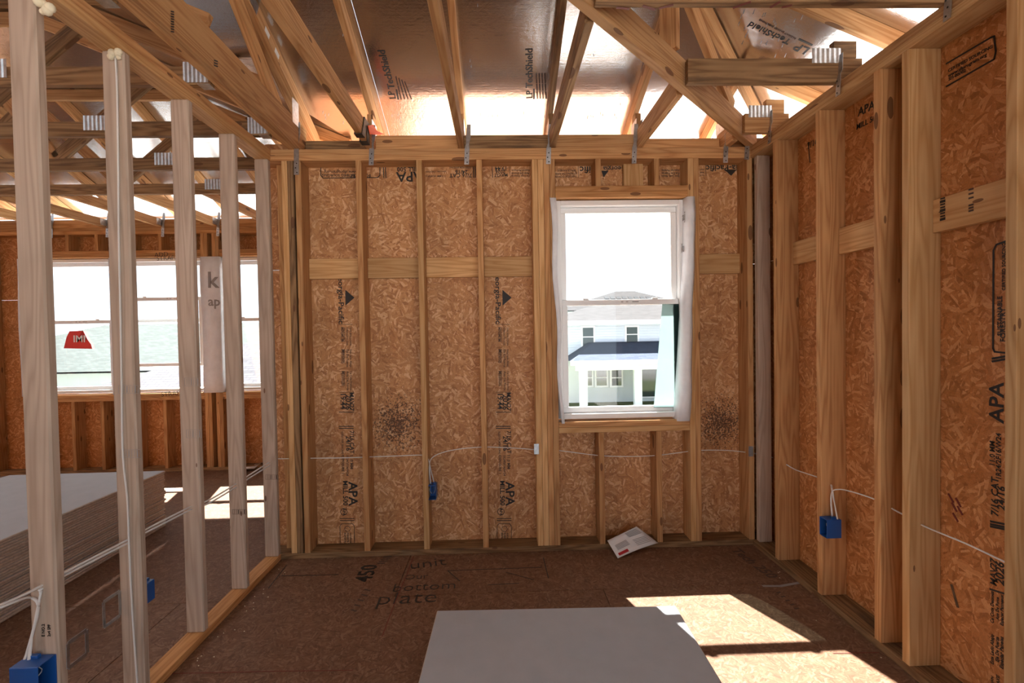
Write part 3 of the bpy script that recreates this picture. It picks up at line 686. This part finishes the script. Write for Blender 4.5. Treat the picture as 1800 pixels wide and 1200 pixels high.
# ------------------------------------------------------------------ roof trusses
CH = .122                                              # bottom chord depth of the jacks
def plate_(parent, c, n, u, w_, h_):
    """toothed metal connector plate: a ribbed sheet"""
    n, u = Vector(n), Vector(u); v = n.cross(u); V = []; Fc = []; N = 12
    for k in range(N+1):
        s = (k/N-.5)*w_; dz = n*(.0012+(.002 if k % 2 else 0)); b = len(V); V += [Vector(c)+u*s-v*h_/2+dz, Vector(c)+u*s+v*h_/2+dz]
        if k: Fc.append((b-2, b, b+1, b-1))
    o = mesh_obj('connector_plate', V, Fc, 'galvanized', parent); md = o.modifiers.new('t', 'SOLIDIFY'); md.thickness = .001; return o
def tie(parent, x, y, dirn, zt=2.93, zb=2.66):
    """bent hurricane strap from the truss down over the plates. dirn: 'y' on the back wall, 'x' on the right wall"""
    wd = .032
    prof = [(0, zt), (.0, zt-.08), (-.003, ZP+.03), (-.004, ZS+.07), (-.004, zb)]
    V = []; Fc = []
    for k, (off, z) in enumerate(prof):
        wk = wd*(.8 if k == 0 else .62 if k == 2 else 1); tw = .02*(1-k/4)
        for s in (-1, 1):
            V.append((x+s*wk/2+tw, y+off-.001, z) if dirn == 'y' else (x+off-.001, y+s*wk/2-tw, z))
        if k: b = 2*k; Fc.append((b-2, b-1, b+1, b))
    o = mesh_obj('hurricane_tie', V, Fc, 'galvanized', parent); md = o.modifiers.new('t', 'SOLIDIFY'); md.thickness = .0016; md.offset = 0
    for k in range(3):
        q = (x+.004*(-1)**k, y-.006, zb+.015+k*.03) if dirn == 'y' else (x-.006, y+.004*(-1)**k, zb+.015+k*.03)
        put('nail_head', box_mesh(.007, .007, .003, .001), 'gap_black', o, mat4(*frame((1,0,0) if dirn == 'y' else (0,1,0), (0,0,1)), q))
    return o
c5 = 1/math.cos(math.atan(SLOPE))
def back_jack(xc, y_end, label, mat, tie_x=None, cm=None):
    t_ = root('jack_truss', (xc, 0, ZP), label, 'roof truss', 'jack trusses over the back wall')
    bb(t_, 'bottom_chord', mat, xc-.019, xc+.019, y_end, .13, ZP+.001, ZP+CH)
    beam(t_, 'top_chord', cm or mat, (xc, y_end, zB(y_end)-.0004), (xc, OV-.04, zB(OV-.04)-.0004), .089, TB, (0,0,1), top=True)
    plate_(t_, (xc-.0195, .07, ZP+.16), (-1,0,0), (0,1,0), .13, .08); plate_(t_, (xc+.0195, .07, ZP+.16), (1,0,0), (0,1,0), .13, .08)
    bb(t_, 'heel_block', mat, xc-.019, xc+.019, .035, .12, ZP+CH+.001, zB(.12)-.10)
    tie(t_, xc+(tie_x or .028), -.002, 'y'); return t_
hipy = lambda x: x-XR+.056
back_jack(-.843, hipy(-.843), 'pine jack truss wearing the black and orange strap', 'pine_truss', .012)
back_jack(-.225, hipy(-.225), 'pine jack truss landing between the strapped truss and window', 'pine', .035)
back_jack(.395, hipy(.395), 'dark edged jack truss landing above the left window jamb', 'pine_weathered_shaded', -.03)
back_jack(.998, hipy(.998), 'short jack truss landing above the right half of the window', 'pine_truss', -.045)
back_jack(1.607, hipy(1.607), 'shortest jack truss beside the corner above the blank sheathing', 'pine', -.02)
def right_jack(yc, label, mat, marks=None):
    t_ = root('jack_truss', (XR, yc, ZP), label, 'roof truss', 'jack trusses over the right wall')
    xe = yc+XR+.056
    bb(t_, 'bottom_chord', mat, xe, XR+.13, yc-.019, yc+.019, ZP+.001, ZP+CH)
    beam(t_, 'top_chord', 'pine_truss', (xe, yc, zR(xe)-.0004), (EX-.04, yc, zR(EX-.04)-.0004), .089, TB, (0,0,1), top=True)
    bb(t_, 'heel_block', mat, XR-.02, XR+.10, yc-.019, yc+.019, ZP+CH+.001, ZP+CH+.088)
    plate_(t_, (XR-.06, yc-.0195, ZP+CH+.012), (0,-1,0), (1,0,0), .15, .075)
    tie(t_, XR-.002, yc-.028, 'x', 2.90, 2.70)
    for a, b in marks or (): stroke(t_, [at(*a,2,ZP+.0005), at(*b,2,ZP+.0005)], .012, (0,0,-1), 'ink_red', 'crayon_mark')
    return t_
right_jack(-.215, 'shortest corner jack with toothed plate on the right wall', 'pine')
right_jack(-.832, 'dark stained jack beam from hip girder to right wall', 'pine_weathered_shaded')
right_jack(-1.425, 'jack beam with red crayon marks above the right wall', 'pine_weathered_shaded', (((1085,13),(1105,15)), ((1131,10),(1150,16)), ((1160,14),(1182,8)), ((1290,13),(1318,3)), ((1355,12),(1370,3)), ((1376,12),(1390,9))))
right_jack(-2.035, 'jack beam over the right wall beyond the crayon marked one', 'pine_truss')
hg = root('hip_girder', (.6,-1.2,ZP), 'diagonal hip girder running from the right corner over the room', 'roof truss')
ha, hb = Vector((XR+.05,.05,0)), Vector((-1.28,-3.045,0))
beam(hg, 'bottom_chord', 'pine_truss', ha+Vector((0,0,ZP+.001)), hb+Vector((0,0,ZP+.001)), .14, .046, (0,0,-1), top=True)
beam(hg, 'top_chord', 'pine', Vector((EX-.06,OV-.06,zB(OV-.06)-.015)), Vector((hb.x,hb.y,zB(hb.y)-.015)), .10, .038, (0,0,1), top=True)
for s in (.30, .62): 
    q = ha.lerp(hb, s); beam(hg, 'web', 'pine', (q.x,q.y,ZP+.14), (q.x,q.y,zB(q.y)-.12), .089, .038, (1,-1,0))
for s in (.10, .42): q = ha.lerp(hb, s); q2 = ha.lerp(hb, s+.2); beam(hg, 'web', 'pine_truss', (q.x,q.y,ZP+.15), (q2.x,q2.y,zB(q2.y)-.13), .089, .036, (0,0,1))
tie(hg, XR-.03, -.004, 'y', 2.86, 2.68)
# double girder along the partition
gd = root('girder_truss', (-1.35,-1.5,ZP), 'doubled girder truss above the stud partition', 'roof truss')
for x in (-1.386, -1.347):
    bb(gd, 'bottom_chord', 'pine', x, x+TB, -4.2, .13, ZP+.001, ZP+.184)
    beam(gd, 'top_chord', 'pine_truss', (x+.019, -3.02, zB(-3.02)-.0004), (x+.019, OV-.04, zB(OV-.04)-.0004), .089, TB, (0,0,1), top=True)
for a, b in ((-.22,-.9), (-1.7,-.95), (-1.75,-2.6)): beam(gd, 'web', 'pine', (-1.347, a, ZP+.17), (-1.347, b, zB(b)-.08), .089, TB, (0,0,1))
plate_(gd, (-1.308, -.05, ZP+.22), (1,0,0), (0,1,0), .10, .16); plate_(gd, (-1.308, -.62, zB(-.62)-.05), (1,0,0), Vector((0,-1,SLOPE)).normalized(), .2, .07)
for y in (-.30, -.42): put('paper_tag', box_mesh(.055, .035, .001, 0), 'paper', gd, mat4(*frame(Vector((0,-1,SLOPE)), (0,SLOPE,1)), (-1.3075, y, zB(y)-.06)))
tie(gd, -1.33, -.003, 'y', 2.95, 2.60)
for i, (px, py) in enumerate(((305,60),)): pass
for k in range(9): stroke(gd, [at(300,20+k*4.4,0,-1.3085), at(305,21+k*4.4,0,-1.3085)], .005, (1,0,0), 'ink', 'grade_stamp')
for k in range(3): stroke(gd, [at(376,106+k*4.4,0,-1.3085), at(382,108+k*4.4,0,-1.3085)], .006, (1,0,0), 'ink', 'grade_stamp')
# wing trusses run across, hung from the girder
def wing_truss(yc, k, label):
    t_ = root('hip_truss', (-4, yc, ZP), label, 'roof truss', 'trusses across the next room')
    xr = XL+.10 if yc > .2 else -1.40
    bb(t_, 'bottom_chord', 'pine_weathered_shaded', -7.5, xr, yc-.019, yc+.019, ZP+.001, ZP+.09)
    zt = zF(yc); xh = XL-(zt-ZE)/SLOPE
    xs = xv-.04 if yc > .2 else -1.395
    if yc < .2:
        zt2 = zt
    beam(t_, 'top_chord', 'pine_truss', (xs, yc, zW(xs)-.003), (xh, yc, zt-.013), .089, TB, (0,0,1), top=True)
    beam(t_, 'top_chord', 'pine_truss', (xh, yc, zt-.013), (-7.5, yc, zt-.013), .089, TB, (0,0,1), top=True)
    x = -1.75; up_ = True; n = 0
    while x > -7 and n < 7:
        x2 = x-.75; za, zb = (ZP+.09, min(zt, zW(x2))-.1) if up_ else (min(zt, zW(x))-.1, ZP+.09)
        if max(za, zb)-min(za, zb) > .2: beam(t_, 'web', 'pine_weathered_shaded' if n % 2 else 'pine', (x,yc,za), (x2,yc,zb), .089, .036, (0,0,1))
        x = x2; up_ = not up_; n += 1
    if yc < .2:
        plate_(t_, (-1.47, yc-.02, ZP+.06), (0,-1,0), (1,0,0), .12, .10)
        bb(t_, 'joist_hanger', 'galvanized', -1.46, -1.402, yc-.03, yc+.03, ZP-.002, ZP+.0, 0)
    plate_(t_, (-2.45, yc-.02, ZP+.08), (0,-1,0), (1,0,0), .15, .09)
for k, (yc, lab) in enumerate(((1.62,'first'), (1.01,'second'), (.40,'third'), (-.21,'fourth'), (-.82,'fifth'), (-1.43,'sixth'))):
    if k == 0: continue
    wing_truss(yc, k, 'dark flat topped truss across the next room, %s from the far windows' % ('first','second','third','fourth','fifth')[k-1])
for k in range(9):
    xc = -1.95-.61*k; t_ = root('jack_truss', (xc, YF, ZP), 'short jack truss landing over the far window wall', 'roof truss', 'jacks over the far window wall')
    m = ('pine', 'pine_truss', 'pine_yellow')[k % 3]
    bb(t_, 'bottom_chord', m, xc-.019, xc+.019, 1.035, YF+.13, ZP+.001, ZP+.09)
    beam(t_, 'top_chord', m, (xc, 1.035, min(zF(1.035), zW(xc))-.003), (xc, YF+OV-.04, zF(YF+OV-.04)-.003), .089, TB, (0,0,1), top=True)
    tie(t_, xc+.03, YF-.002, 'y', 2.93, 2.66); plate_(t_, (xc+.0195, YF-.02, ZP+.05), (1,0,0), (0,1,0), .12, .07)
    bb(wf, 'plate_blocking', 'pine_red', xc+.021, xc+.589, YF+.01, YF+.01+TB, ZP+.0005, ZP+.089) if k else None
# fascia outside
for nm, a, b in (('fascia', (xv,OV+.02,zB(OV)-.06), (EX+.02,OV+.02,zB(OV)-.06)), ('fascia', (EX+.02,OV,zB(OV)-.06), (EX+.02,-6,zB(OV)-.06)), ('fascia', (-7.6,YF+OV+.02,zB(OV)-.06), (xv,YF+OV+.02,zB(OV)-.06))):
    beam(ce, nm, 'pine', a, b, .09, .02)

# ------------------------------------------------------------------ loose things
# plasterboard stacks
def sheet_mesh(W, L, T):
    me = box_mesh(L, W, T, .0044).copy(); me.materials.clear(); me.materials.append(MATS['drywall_paper']); me.materials.append(MATS['drywall_edge'])
    for p in me.polygons: p.material_index = 0 if abs(p.normal.z) > .9 else 1
    return me
SM = sheet_mesh(1.219, 3.658, .0150)
def stack(n, cx, y_back, rot, label, top, group):
    for k in range(n):
        o = bpy.data.objects.new('drywall_sheet', SM); COL.objects.link(o)
        a = rot + random.gauss(0, .0006)
        M = Matrix.Translation((cx+random.gauss(0,.004), y_back-1.829+random.gauss(0,.005), .0080+k*.0159)) @ Matrix.Rotation(a+math.pi/2, 4, 'Z')
        o.matrix_local = M; tag(o, label if k < n-1 else top, 'plasterboard', group)
stack(7, .232, -.876, math.radians(-1.4), 'grey plasterboard sheet beneath the top one in the low floor pile', 'topmost grey plasterboard sheet of the low pile, one corner sunlit', 'sheets of the low pile')
stack(28, -3.31, .655, math.radians(.6), 'plasterboard sheet beneath the top one in the tall stack beyond partition', 'topmost plasterboard sheet of the tall stack beyond the stud partition', 'sheets of the tall stack')
# leaflet leaning on the bottom plate
def leaflet(name, label, pts, mat='paper'):
    """grid of points (rows) -> bent sheet"""
    n = len(pts[0]); V = [Vector(p) for r_ in pts for p in r_]
    Fc = [(i*n+k, i*n+k+1, (i+1)*n+k+1, (i+1)*n+k) for i in range(len(pts)-1) for k in range(n-1)]
    o = mesh_obj(name, V, Fc, mat, None, smooth=True); tag(o, label, 'paper'); md = o.modifiers.new('t', 'SOLIDIFY'); md.thickness = .0006; md.offset = 0; return o
c_tl, c_tr, c_br, c_bl = at(1066,947,2,.075), at(1119,925,2,.155), at(1157,954,2,.05), at(1086,981,2,.004)
c_tl.y = max(min(c_tl.y,-.03), -.25)
rows = []
for i in range(7):
    s = i/6; row = []
    for k in range(7):
        q = k/6; p = (c_tl.lerp(c_tr, q)).lerp(c_bl.lerp(c_br, q), s); p.z += .012*math.sin(q*3.1)*math.sin(s*2.5); row.append(p)
    rows.append(row)
lf = leaflet('leaflet', 'creased printed leaflet with red box leaning on the bottom plate', rows)
def lp(q, s): i, k = s*6, q*6; a = (c_tl.lerp(c_tr, q)).lerp(c_bl.lerp(c_br, q), s); a.z += .012*math.sin(q*3.1)*math.sin(s*2.5); return a
nl = ((c_tr-c_tl).cross(c_tl-c_bl)).normalized(); nl = nl if nl.z > 0 else -nl
nl = nl if nl.dot(CAM-c_tl) > 0 else -nl
mesh_obj('printed_box', [lp(.06,.80)+nl*.003, lp(.30,.80)+nl*.003, lp(.30,.93)+nl*.003, lp(.06,.93)+nl*.003], [(0,1,2,3)], 'red_print', lf)
for k in range(5):
    stroke(lf, [lp(.55,.10+.06*k)+nl*.002, lp(.92,.10+.06*k)+nl*.002], .004, nl, 'ink_grey'); stroke(lf, [lp(.10,.42+.06*k)+nl*.002, lp(.42,.42+.06*k)+nl*.002], .003, nl, 'ink_grey'); stroke(lf, [lp(.55,.55+.07*k)+nl*.002, lp(.90,.55+.07*k)+nl*.002], .003, nl, 'ink_grey')
q0 = at(410,826,2,.02); leaflet('leaflet', 'red and white leaflet lying on the floor of the next room', [[q0+Vector((dx*.26-.03, dy*.2, .012+.03*abs(dx-.5)*dy)) for dx in (0,.33,.66,1)] for dy in (0,.5,1)])
mesh_obj('scrap', [q0+Vector((-.02,-.06,.006)), q0+Vector((.12,-.08,.006)), q0+Vector((.15,-.03,.008)), q0+Vector((.0,-.02,.008))], [(0,1,2,3)], 'red_print'); tag(bpy.data.objects['scrap'], 'red paper scrap beside the leaflet in the next room', 'paper')
# orange and black strap
st = root('safety_strap', (-.84,-.1,ZP), 'black webbing strap with orange flap round a roof truss', 'strap')
xa, xb = -.866, -.820
def band(y0, dy, nm, w_=.065, mat='strap_black'):
    zt, zb_ = ZP+CH+.004, ZP-.004
    loop = [(xa,zb_), (xb,zb_), (xb,zt), (xa,zt)]; V = []; Fc = []
    for k, (x, z) in enumerate(loop):
        yy = y0 + dy*(z-zb_)/(zt-zb_); V += [(x, yy-w_/2, z), (x, yy+w_/2, z)]
    for k in range(4): a = 2*k; b = 2*((k+1) % 4); Fc.append((a, b, b+1, a+1))
    o = mesh_obj(nm, V, Fc, mat, st); md = o.modifiers.new('t', 'SOLIDIFY'); md.thickness = .004; return o
band(-.11, -.02, 'webbing_band'); band(-.23, .07, 'webbing_band')
pO = lambda px, py, x: at(px, py, 0, x)
mesh_obj('orange_flap', [pO(646,221,-.81), pO(655,219,-.81), pO(662,230,-.79), pO(676,236.5,-.77), pO(662,237,-.79), pO(650,236,-.81)], [(0,1,2,5),(2,3,4,5)], 'strap_orange', st).modifiers.new('t', 'SOLIDIFY').thickness = .004
# cables
def cable(label, pts, r=.0048, grp=None, squash=.65, nm='cable'):
    o = tube(nm, pts, r, 'cable', None, 8, squash); tag(o, label, 'cable', grp); return o
YC = .045
bp = lambda *P: [at(x, y, 1, YC) for x, y in P]
cable('grey cable threaded through the back wall studs', bp((484,806),(500,806),(548,805),(600,804.5),(645,803),(700,801),(742,799.5)) + [at(752,803,1,.02)])
cable('grey cable running from the blue box under the window to the corner', [at(757,851,1,.05), at(755,825,1,.03), at(757,808,1,.03)] + bp((770,798),(800,790),(848,785.5),(900,787),(943,790),(985,792),(1050,800),(1100,802),(1155,800),(1210,793),(1240,791),(1280,791.5),(1320,796)) + [at(1362,805,1,-.02), at(1384,817,0,XR+.05)])
cable('short grey cable end dropping into the blue box on the back wall', [at(764,852,1,.05), at(758,828,1,.035), at(753,806,1,.03)])
rp_ = lambda *P: [at(x, y, 0, XR+.055) for x, y in P]
cable('grey cable crossing the right wall from the corner to its blue box', rp_((1384,817),(1400,826),(1437,838.5),(1455,848),(1461,852)) + [at(1463,862,0,XR+.03), at(1467,885,0,XR+.03), at(1472,912,0,XR+.045)])
cable('grey cable leaving the blue box along the right wall', [at(1463,910,0,XR+.045), at(1461,880,0,XR+.03), at(1463,864,0,XR+.03), at(1472,860,0,XR+.04)] + rp_((1490,862),(1540,878),(1576,898),(1594,907),(1626,925),(1700,956),(1768,988),(1830,1015)))
XC = XL-.045
lpn = lambda *P: [at(x, y, 0, XC) for x, y in P]
LP = ((478,812),(440,836),(413,854),(366,882),(345,888),(262,930),(238,944),(120,1005),(72,1032))
cable('upper grey cable through the partition studs', lpn(*[(x, y-2.5) for x, y in LP]) + [at(40,1046,0,XC), at(0,1063,0,XC), at(-40,1082,0,XC)], .0055)
cable('lower grey cable through the partition studs', lpn(*[(x+1, y+2.5) for x, y in LP]) + [at(72,1040,0,XC+.002), at(68,1062,1,PY[4]-.008), at(60,1100,1,PY[4]-.008), at(46,1150,1,PY[4]-.02), at(40,1168,1,PY[4]-.03)], .0055)
cable('looped grey cable feeding the blue box beside the bracket', [at(0,1068,0,XC-.01), at(30,1056,0,XC-.005), at(52,1050,1,PY[4]-.012), at(66,1058,1,PY[4]-.012), at(66,1080,1,PY[4]-.012), at(56,1120,1,PY[4]-.012), at(50,1168,1,PY[4]-.03)], .0055)
v3 = lambda *P: [at(x, y, 1, PY[3]-.005) for x, y in P]
cable('white cable stapled down the face of a partition stud', v3((203,100),(206,160),(208,300),(209,420),(212,560),(214,690),(216,800),(224,880),(227,960),(233,1080),(241,1195),(246,1260)))
# blue outlet boxes
def obox(label, c, x, y, z, ext=(.057,.083,.095), bracket=None):
    """open front faces local -Y.. x,y,z = local axes (y points into the box)"""
    W_, D_, H_ = ext; t = .003; b = root('outlet_box', c, label, 'outlet box'); x, y, z = Vector(x), Vector(y), Vector(z)
    M = mat4(x, y, z, c)
    def pc(nm, dx, dy, dz, off, mat='blue_plastic'): return put(nm, box_mesh(dx, dy, dz, .001), mat, b, M @ Matrix.Translation(off))
    pc('box_back', W_, t, H_, (0, D_/2, 0))
    for s in (-1, 1): pc('box_side', t, D_, H_, (s*W_/2, 0, 0)); pc('box_end', W_, D_, t, (0, 0, s*H_/2))
    for s in (-1, 1): pc('nail_boss', .014, .03, .012, (s*W_*.25, .01, s*(H_/2+.006)))
    for s in (-.012, 0, .012):
        q = tube('wire', [M @ Vector((s, D_*.4, H_*.35)), M @ Vector((s*1.5, -.01, .01)), M @ Vector((s*.6, D_*.1, -.02))], .0018, 'cable' if s else 'copper_sheath', b, 6)
    if bracket:
        u, v, n, w_, h_, o = bracket; u, v, n = Vector(u), Vector(v), Vector(n); C0_ = Vector(c)+Vector(o)
        for s in (-1, 1):
            put('bracket', box_mesh(h_, .014, .002, .0005), 'galvanized', b, mat4(v, u, v.cross(u), C0_+u*s*w_/2)); put('bracket', box_mesh(w_, .014, .002, .0005), 'galvanized', b, mat4(u, v, u.cross(v), C0_+v*s*h_/2))
    return b
p = at(759,866,1,.0); obox('small blue outlet box on the back wall stud', (p.x, .040, p.z), (1,0,0), (0,1,0), (0,0,1), (.055,.08,.095))
p = at(1452,928,0,XR-.005); obox('blue outlet box nailed to a right wall stud', (XR+.028, -.714-.03, p.z), (0,-1,0), (1,0,0), (0,0,1), (.057,.08,.098))
p = at(70,1180,1,PY[4]-.03); obox('large blue outlet box at the foot of the partition', (XL-.05, PY[4]-.034, p.z-.012), (0,1,0), (-1,0,0), (0,0,1), (.064,.09,.10), ((0,1,0),(0,0,1),(1,0,0),.075,.085,(.052,.105,.02)))
p = at(268,1036,1,PY[3]+.08); obox('blue outlet box half hidden behind a partition stud', (XL-.05, PY[3]+TB+.026, p.z), (0,1,0), (1,0,0), (0,0,1), (.05,.08,.082), ((0,1,0),(0,0,1),(1,0,0),.08,.10,(-.03,-.115,-.005)))

# ------------------------------------------------------------------ neighbours outside
def gable_windows(parent, rects, y, mat='dark_glass'):
    for x0, x1, z0, z1 in rects:
        f = bb(parent, 'window', 'trim_white', x0-.12, x1+.12, y-.06, y-.01, z0-.12, z1+.12, .01)
        for a, b in ((z0, (z0+z1)/2-.03), ((z0+z1)/2+.03, z1)): bb(f, 'pane', mat, x0, x1, y-.085, y-.065, a, b, .0)
YH = 27.0
def H(px, py, y=YH): return at(px, py, 1, y)
def hip_roof(parent, nm, x0, x1, y0, y1, ze, rise, inset, mat, th=.15):
    a = inset; V = [(x0,y0,ze),(x1,y0,ze),(x1,y1,ze),(x0,y1,ze),(x0+a,(y0+y1)/2 if y1-y0 <= 2*a+.1 else y0+a,ze+rise),(x1-a,(y0+y1)/2 if y1-y0 <= 2*a+.1 else y0+a,ze+rise),(x1-a,y1-a,ze+rise),(x0+a,y1-a,ze+rise)]
    Fc = [(0,1,5,4),(1,2,6,5),(2,3,7,6),(3,0,4,7),(4,5,6,7),(3,2,1,0)]
    o = mesh_obj(nm, V, Fc, mat, parent, c=((x0+x1)/2,(y0+y1)/2,ze))
    bb(parent, 'fascia', 'trim_white', x0-.02, x1+.02, y0-.06, y0-.01, ze-.22, ze+.04, .01); return o
nh = root('neighbour_house', (4,YH+4,-3.1), 'pale blue two storey house with porch seen through the clear window', 'house')
e0 = H(988,566); zE = e0.z; x0 = e0.x; x1 = x0+14
zl = H(1000,634).z
bb(nh, 'upper_wall', 'siding', x0, x1, YH, YH+9, zl, zE, .02); bb(nh, 'lower_wall', 'siding_low', x0-.0, x1, YH+.02, YH+9, -3.1, zl, .02)
k = zl+.02
while k < zE-.1: bb(nh, 'siding_board', 'siding', x0, x1, YH-.025, YH-.002, k, k+.155, .008); k += .165
hip_roof(nh, 'roof', x0-1.6, x1+.5, YH-1.0, YH+9.5, zE, 1.25, 4.5, 'shingle_light')
for pa, pb in (((1024,576),(1043,608)), ((1101,575),(1120,600)), ((1163,574),(1182,605))):
    a, b = H(*pa), H(*pb); gable_windows(nh, [(a.x, b.x, b.z, a.z)], YH)
# porch
py_ = YH-3.0
a, b = H(1003,635,py_), H(1290,632,py_); zc = a.z
pr_ = root('porch', ((a.x+b.x)/2,py_,-3.1), 'white porch with dark shingled hip roof on the pale blue house', 'porch')
V = [(a.x,py_-.3,zc),(b.x,py_-.3,zc),(b.x,YH-.03,zc),(a.x,YH-.03,zc),(a.x+1.6,YH-.9,zc+.95),(b.x-2.6,YH-.9,zc+.95),(b.x-2.6,YH-.03,zc+1.0),(a.x+1.6,YH-.03,zc+1.0)]
mesh_obj('porch_roof', V, [(0,1,5,4),(1,2,6,5),(3,0,4,7),(4,5,6,7),(3,2,1,0)], 'shingle_dark', pr_, c=((a.x+b.x)/2,py_,zc))
bb(pr_, 'porch_fascia', 'trim_white', a.x-.05, b.x, py_-.36, py_-.30, zc-.22, zc+.03, .01)
bb(pr_, 'porch_beam', 'trim_white', a.x+.3, b.x, py_, py_+.25, zc-.55, zc-.22, .01)
for px in (1026, 1122): q = H(px, 660, py_); bb(pr_, 'porch_post', 'trim_white', q.x-.22, q.x+.22, py_, py_+.3, -3.1, zc-.55, .01)
for pa, pb in (((1033,650),(1040,677)), ((1048,650),(1066,677)), ((1075,650),(1092,677))):
    p0, p1 = H(*pa), H(*pb); gable_windows(nh, [(p0.x, p1.x, p1.z, p0.z)], YH)
p0, p1 = H(1128,648), H(1158,696); bb(nh, 'patio_door', 'trim_white', p0.x-.1, p1.x+1.0, YH-.06, YH-.01, p1.z-.1, p0.z+.1, .01); bb(nh, 'door_pane', 'dark_glass', p0.x, p1.x+.9, YH-.08, YH-.062, p1.z, p0.z, 0)
# roof beyond with solar panels
h2 = root('neighbour_house', (8,52,-3.1), 'far house roof with a row of solar panels', 'house')
q = H(1075,512,48); ql, qr = H(1040,545,46), H(1180,545,46)
bb(h2, 'wall', 'siding_low', ql.x-3, qr.x+3, 47, 56, -3.1, ql.z-.05, .02)
mesh_obj('roof', [(ql.x-4,46,ql.z),(qr.x+4,46,ql.z),(qr.x+4,57,ql.z),(ql.x-4,57,ql.z),(H(1082,512,51).x,51,H(1082,512,51).z),(H(1115,512,51).x,51,H(1082,512,51).z)], [(0,1,5,4),(1,2,5),(2,3,4,5),(3,0,4),(3,2,1,0)], 'shingle_light', h2, c=(8,50,ql.z))
rise_ = H(1082,512,51).z-ql.z; rn = Vector((0,-rise_,5)).normalized()
for k in range(9): p = atp(1066+k*10.5, 524, (ql.x,46,ql.z), rn)+rn*.06; put('solar_panel', box_mesh(.45, .8, .04, .005), 'solar', h2, mat4(*frame((1,0,0), (0,5,rise_)), p))
# roofs seen through the wing windows
h3 = root('neighbour_house', (-14,26,-3.1), 'grey hip roofed house filling the red sticker window', 'house')
p0 = at(60,655,1,21); zr = at(130,572,1,28).z
bb(h3, 'wall', 'siding_low', -30, -9.2, 21.4, 35, -3.1, p0.z-.1, .02)
mesh_obj('roof', [(-31,21,p0.z),(-8.6,21,p0.z),(-8.6,36,p0.z),(-31,36,p0.z),(-25,28,zr),(-15.5,28,zr)], [(0,1,5,4),(1,2,5),(2,3,4,5),(3,0,4),(3,2,1,0)], 'shingle_green', h3, c=(-20,28,p0.z))
h4 = root('neighbour_house', (-5,14,-3.1), 'near house with slate coloured roof below the far windows', 'house')
p0 = at(300,672,1,11.5); zr = at(320,592,1,15).z
bb(h4, 'wall', 'siding', -11.5, -2.2, 12, 18, -3.1, p0.z-.25, .02)
mesh_obj('roof', [(-12.6,11.5,p0.z-.2),(-1.6,11.5,p0.z-.2),(-1.6,18.5,p0.z-.2),(-12.6,18.5,p0.z-.2),(-8.4,15,zr),(-4.6,15,zr)], [(0,1,5,4),(1,2,5),(2,3,4,5),(3,0,4),(3,2,1,0)], 'shingle_grey', h4, c=(-7,15,p0.z-.2))
bb(h4, 'gutter', 'trim_white', -12.6, -1.6, 11.4, 11.5, p0.z-.42, p0.z-.18, .01)
print('objects', len(bpy.data.objects))
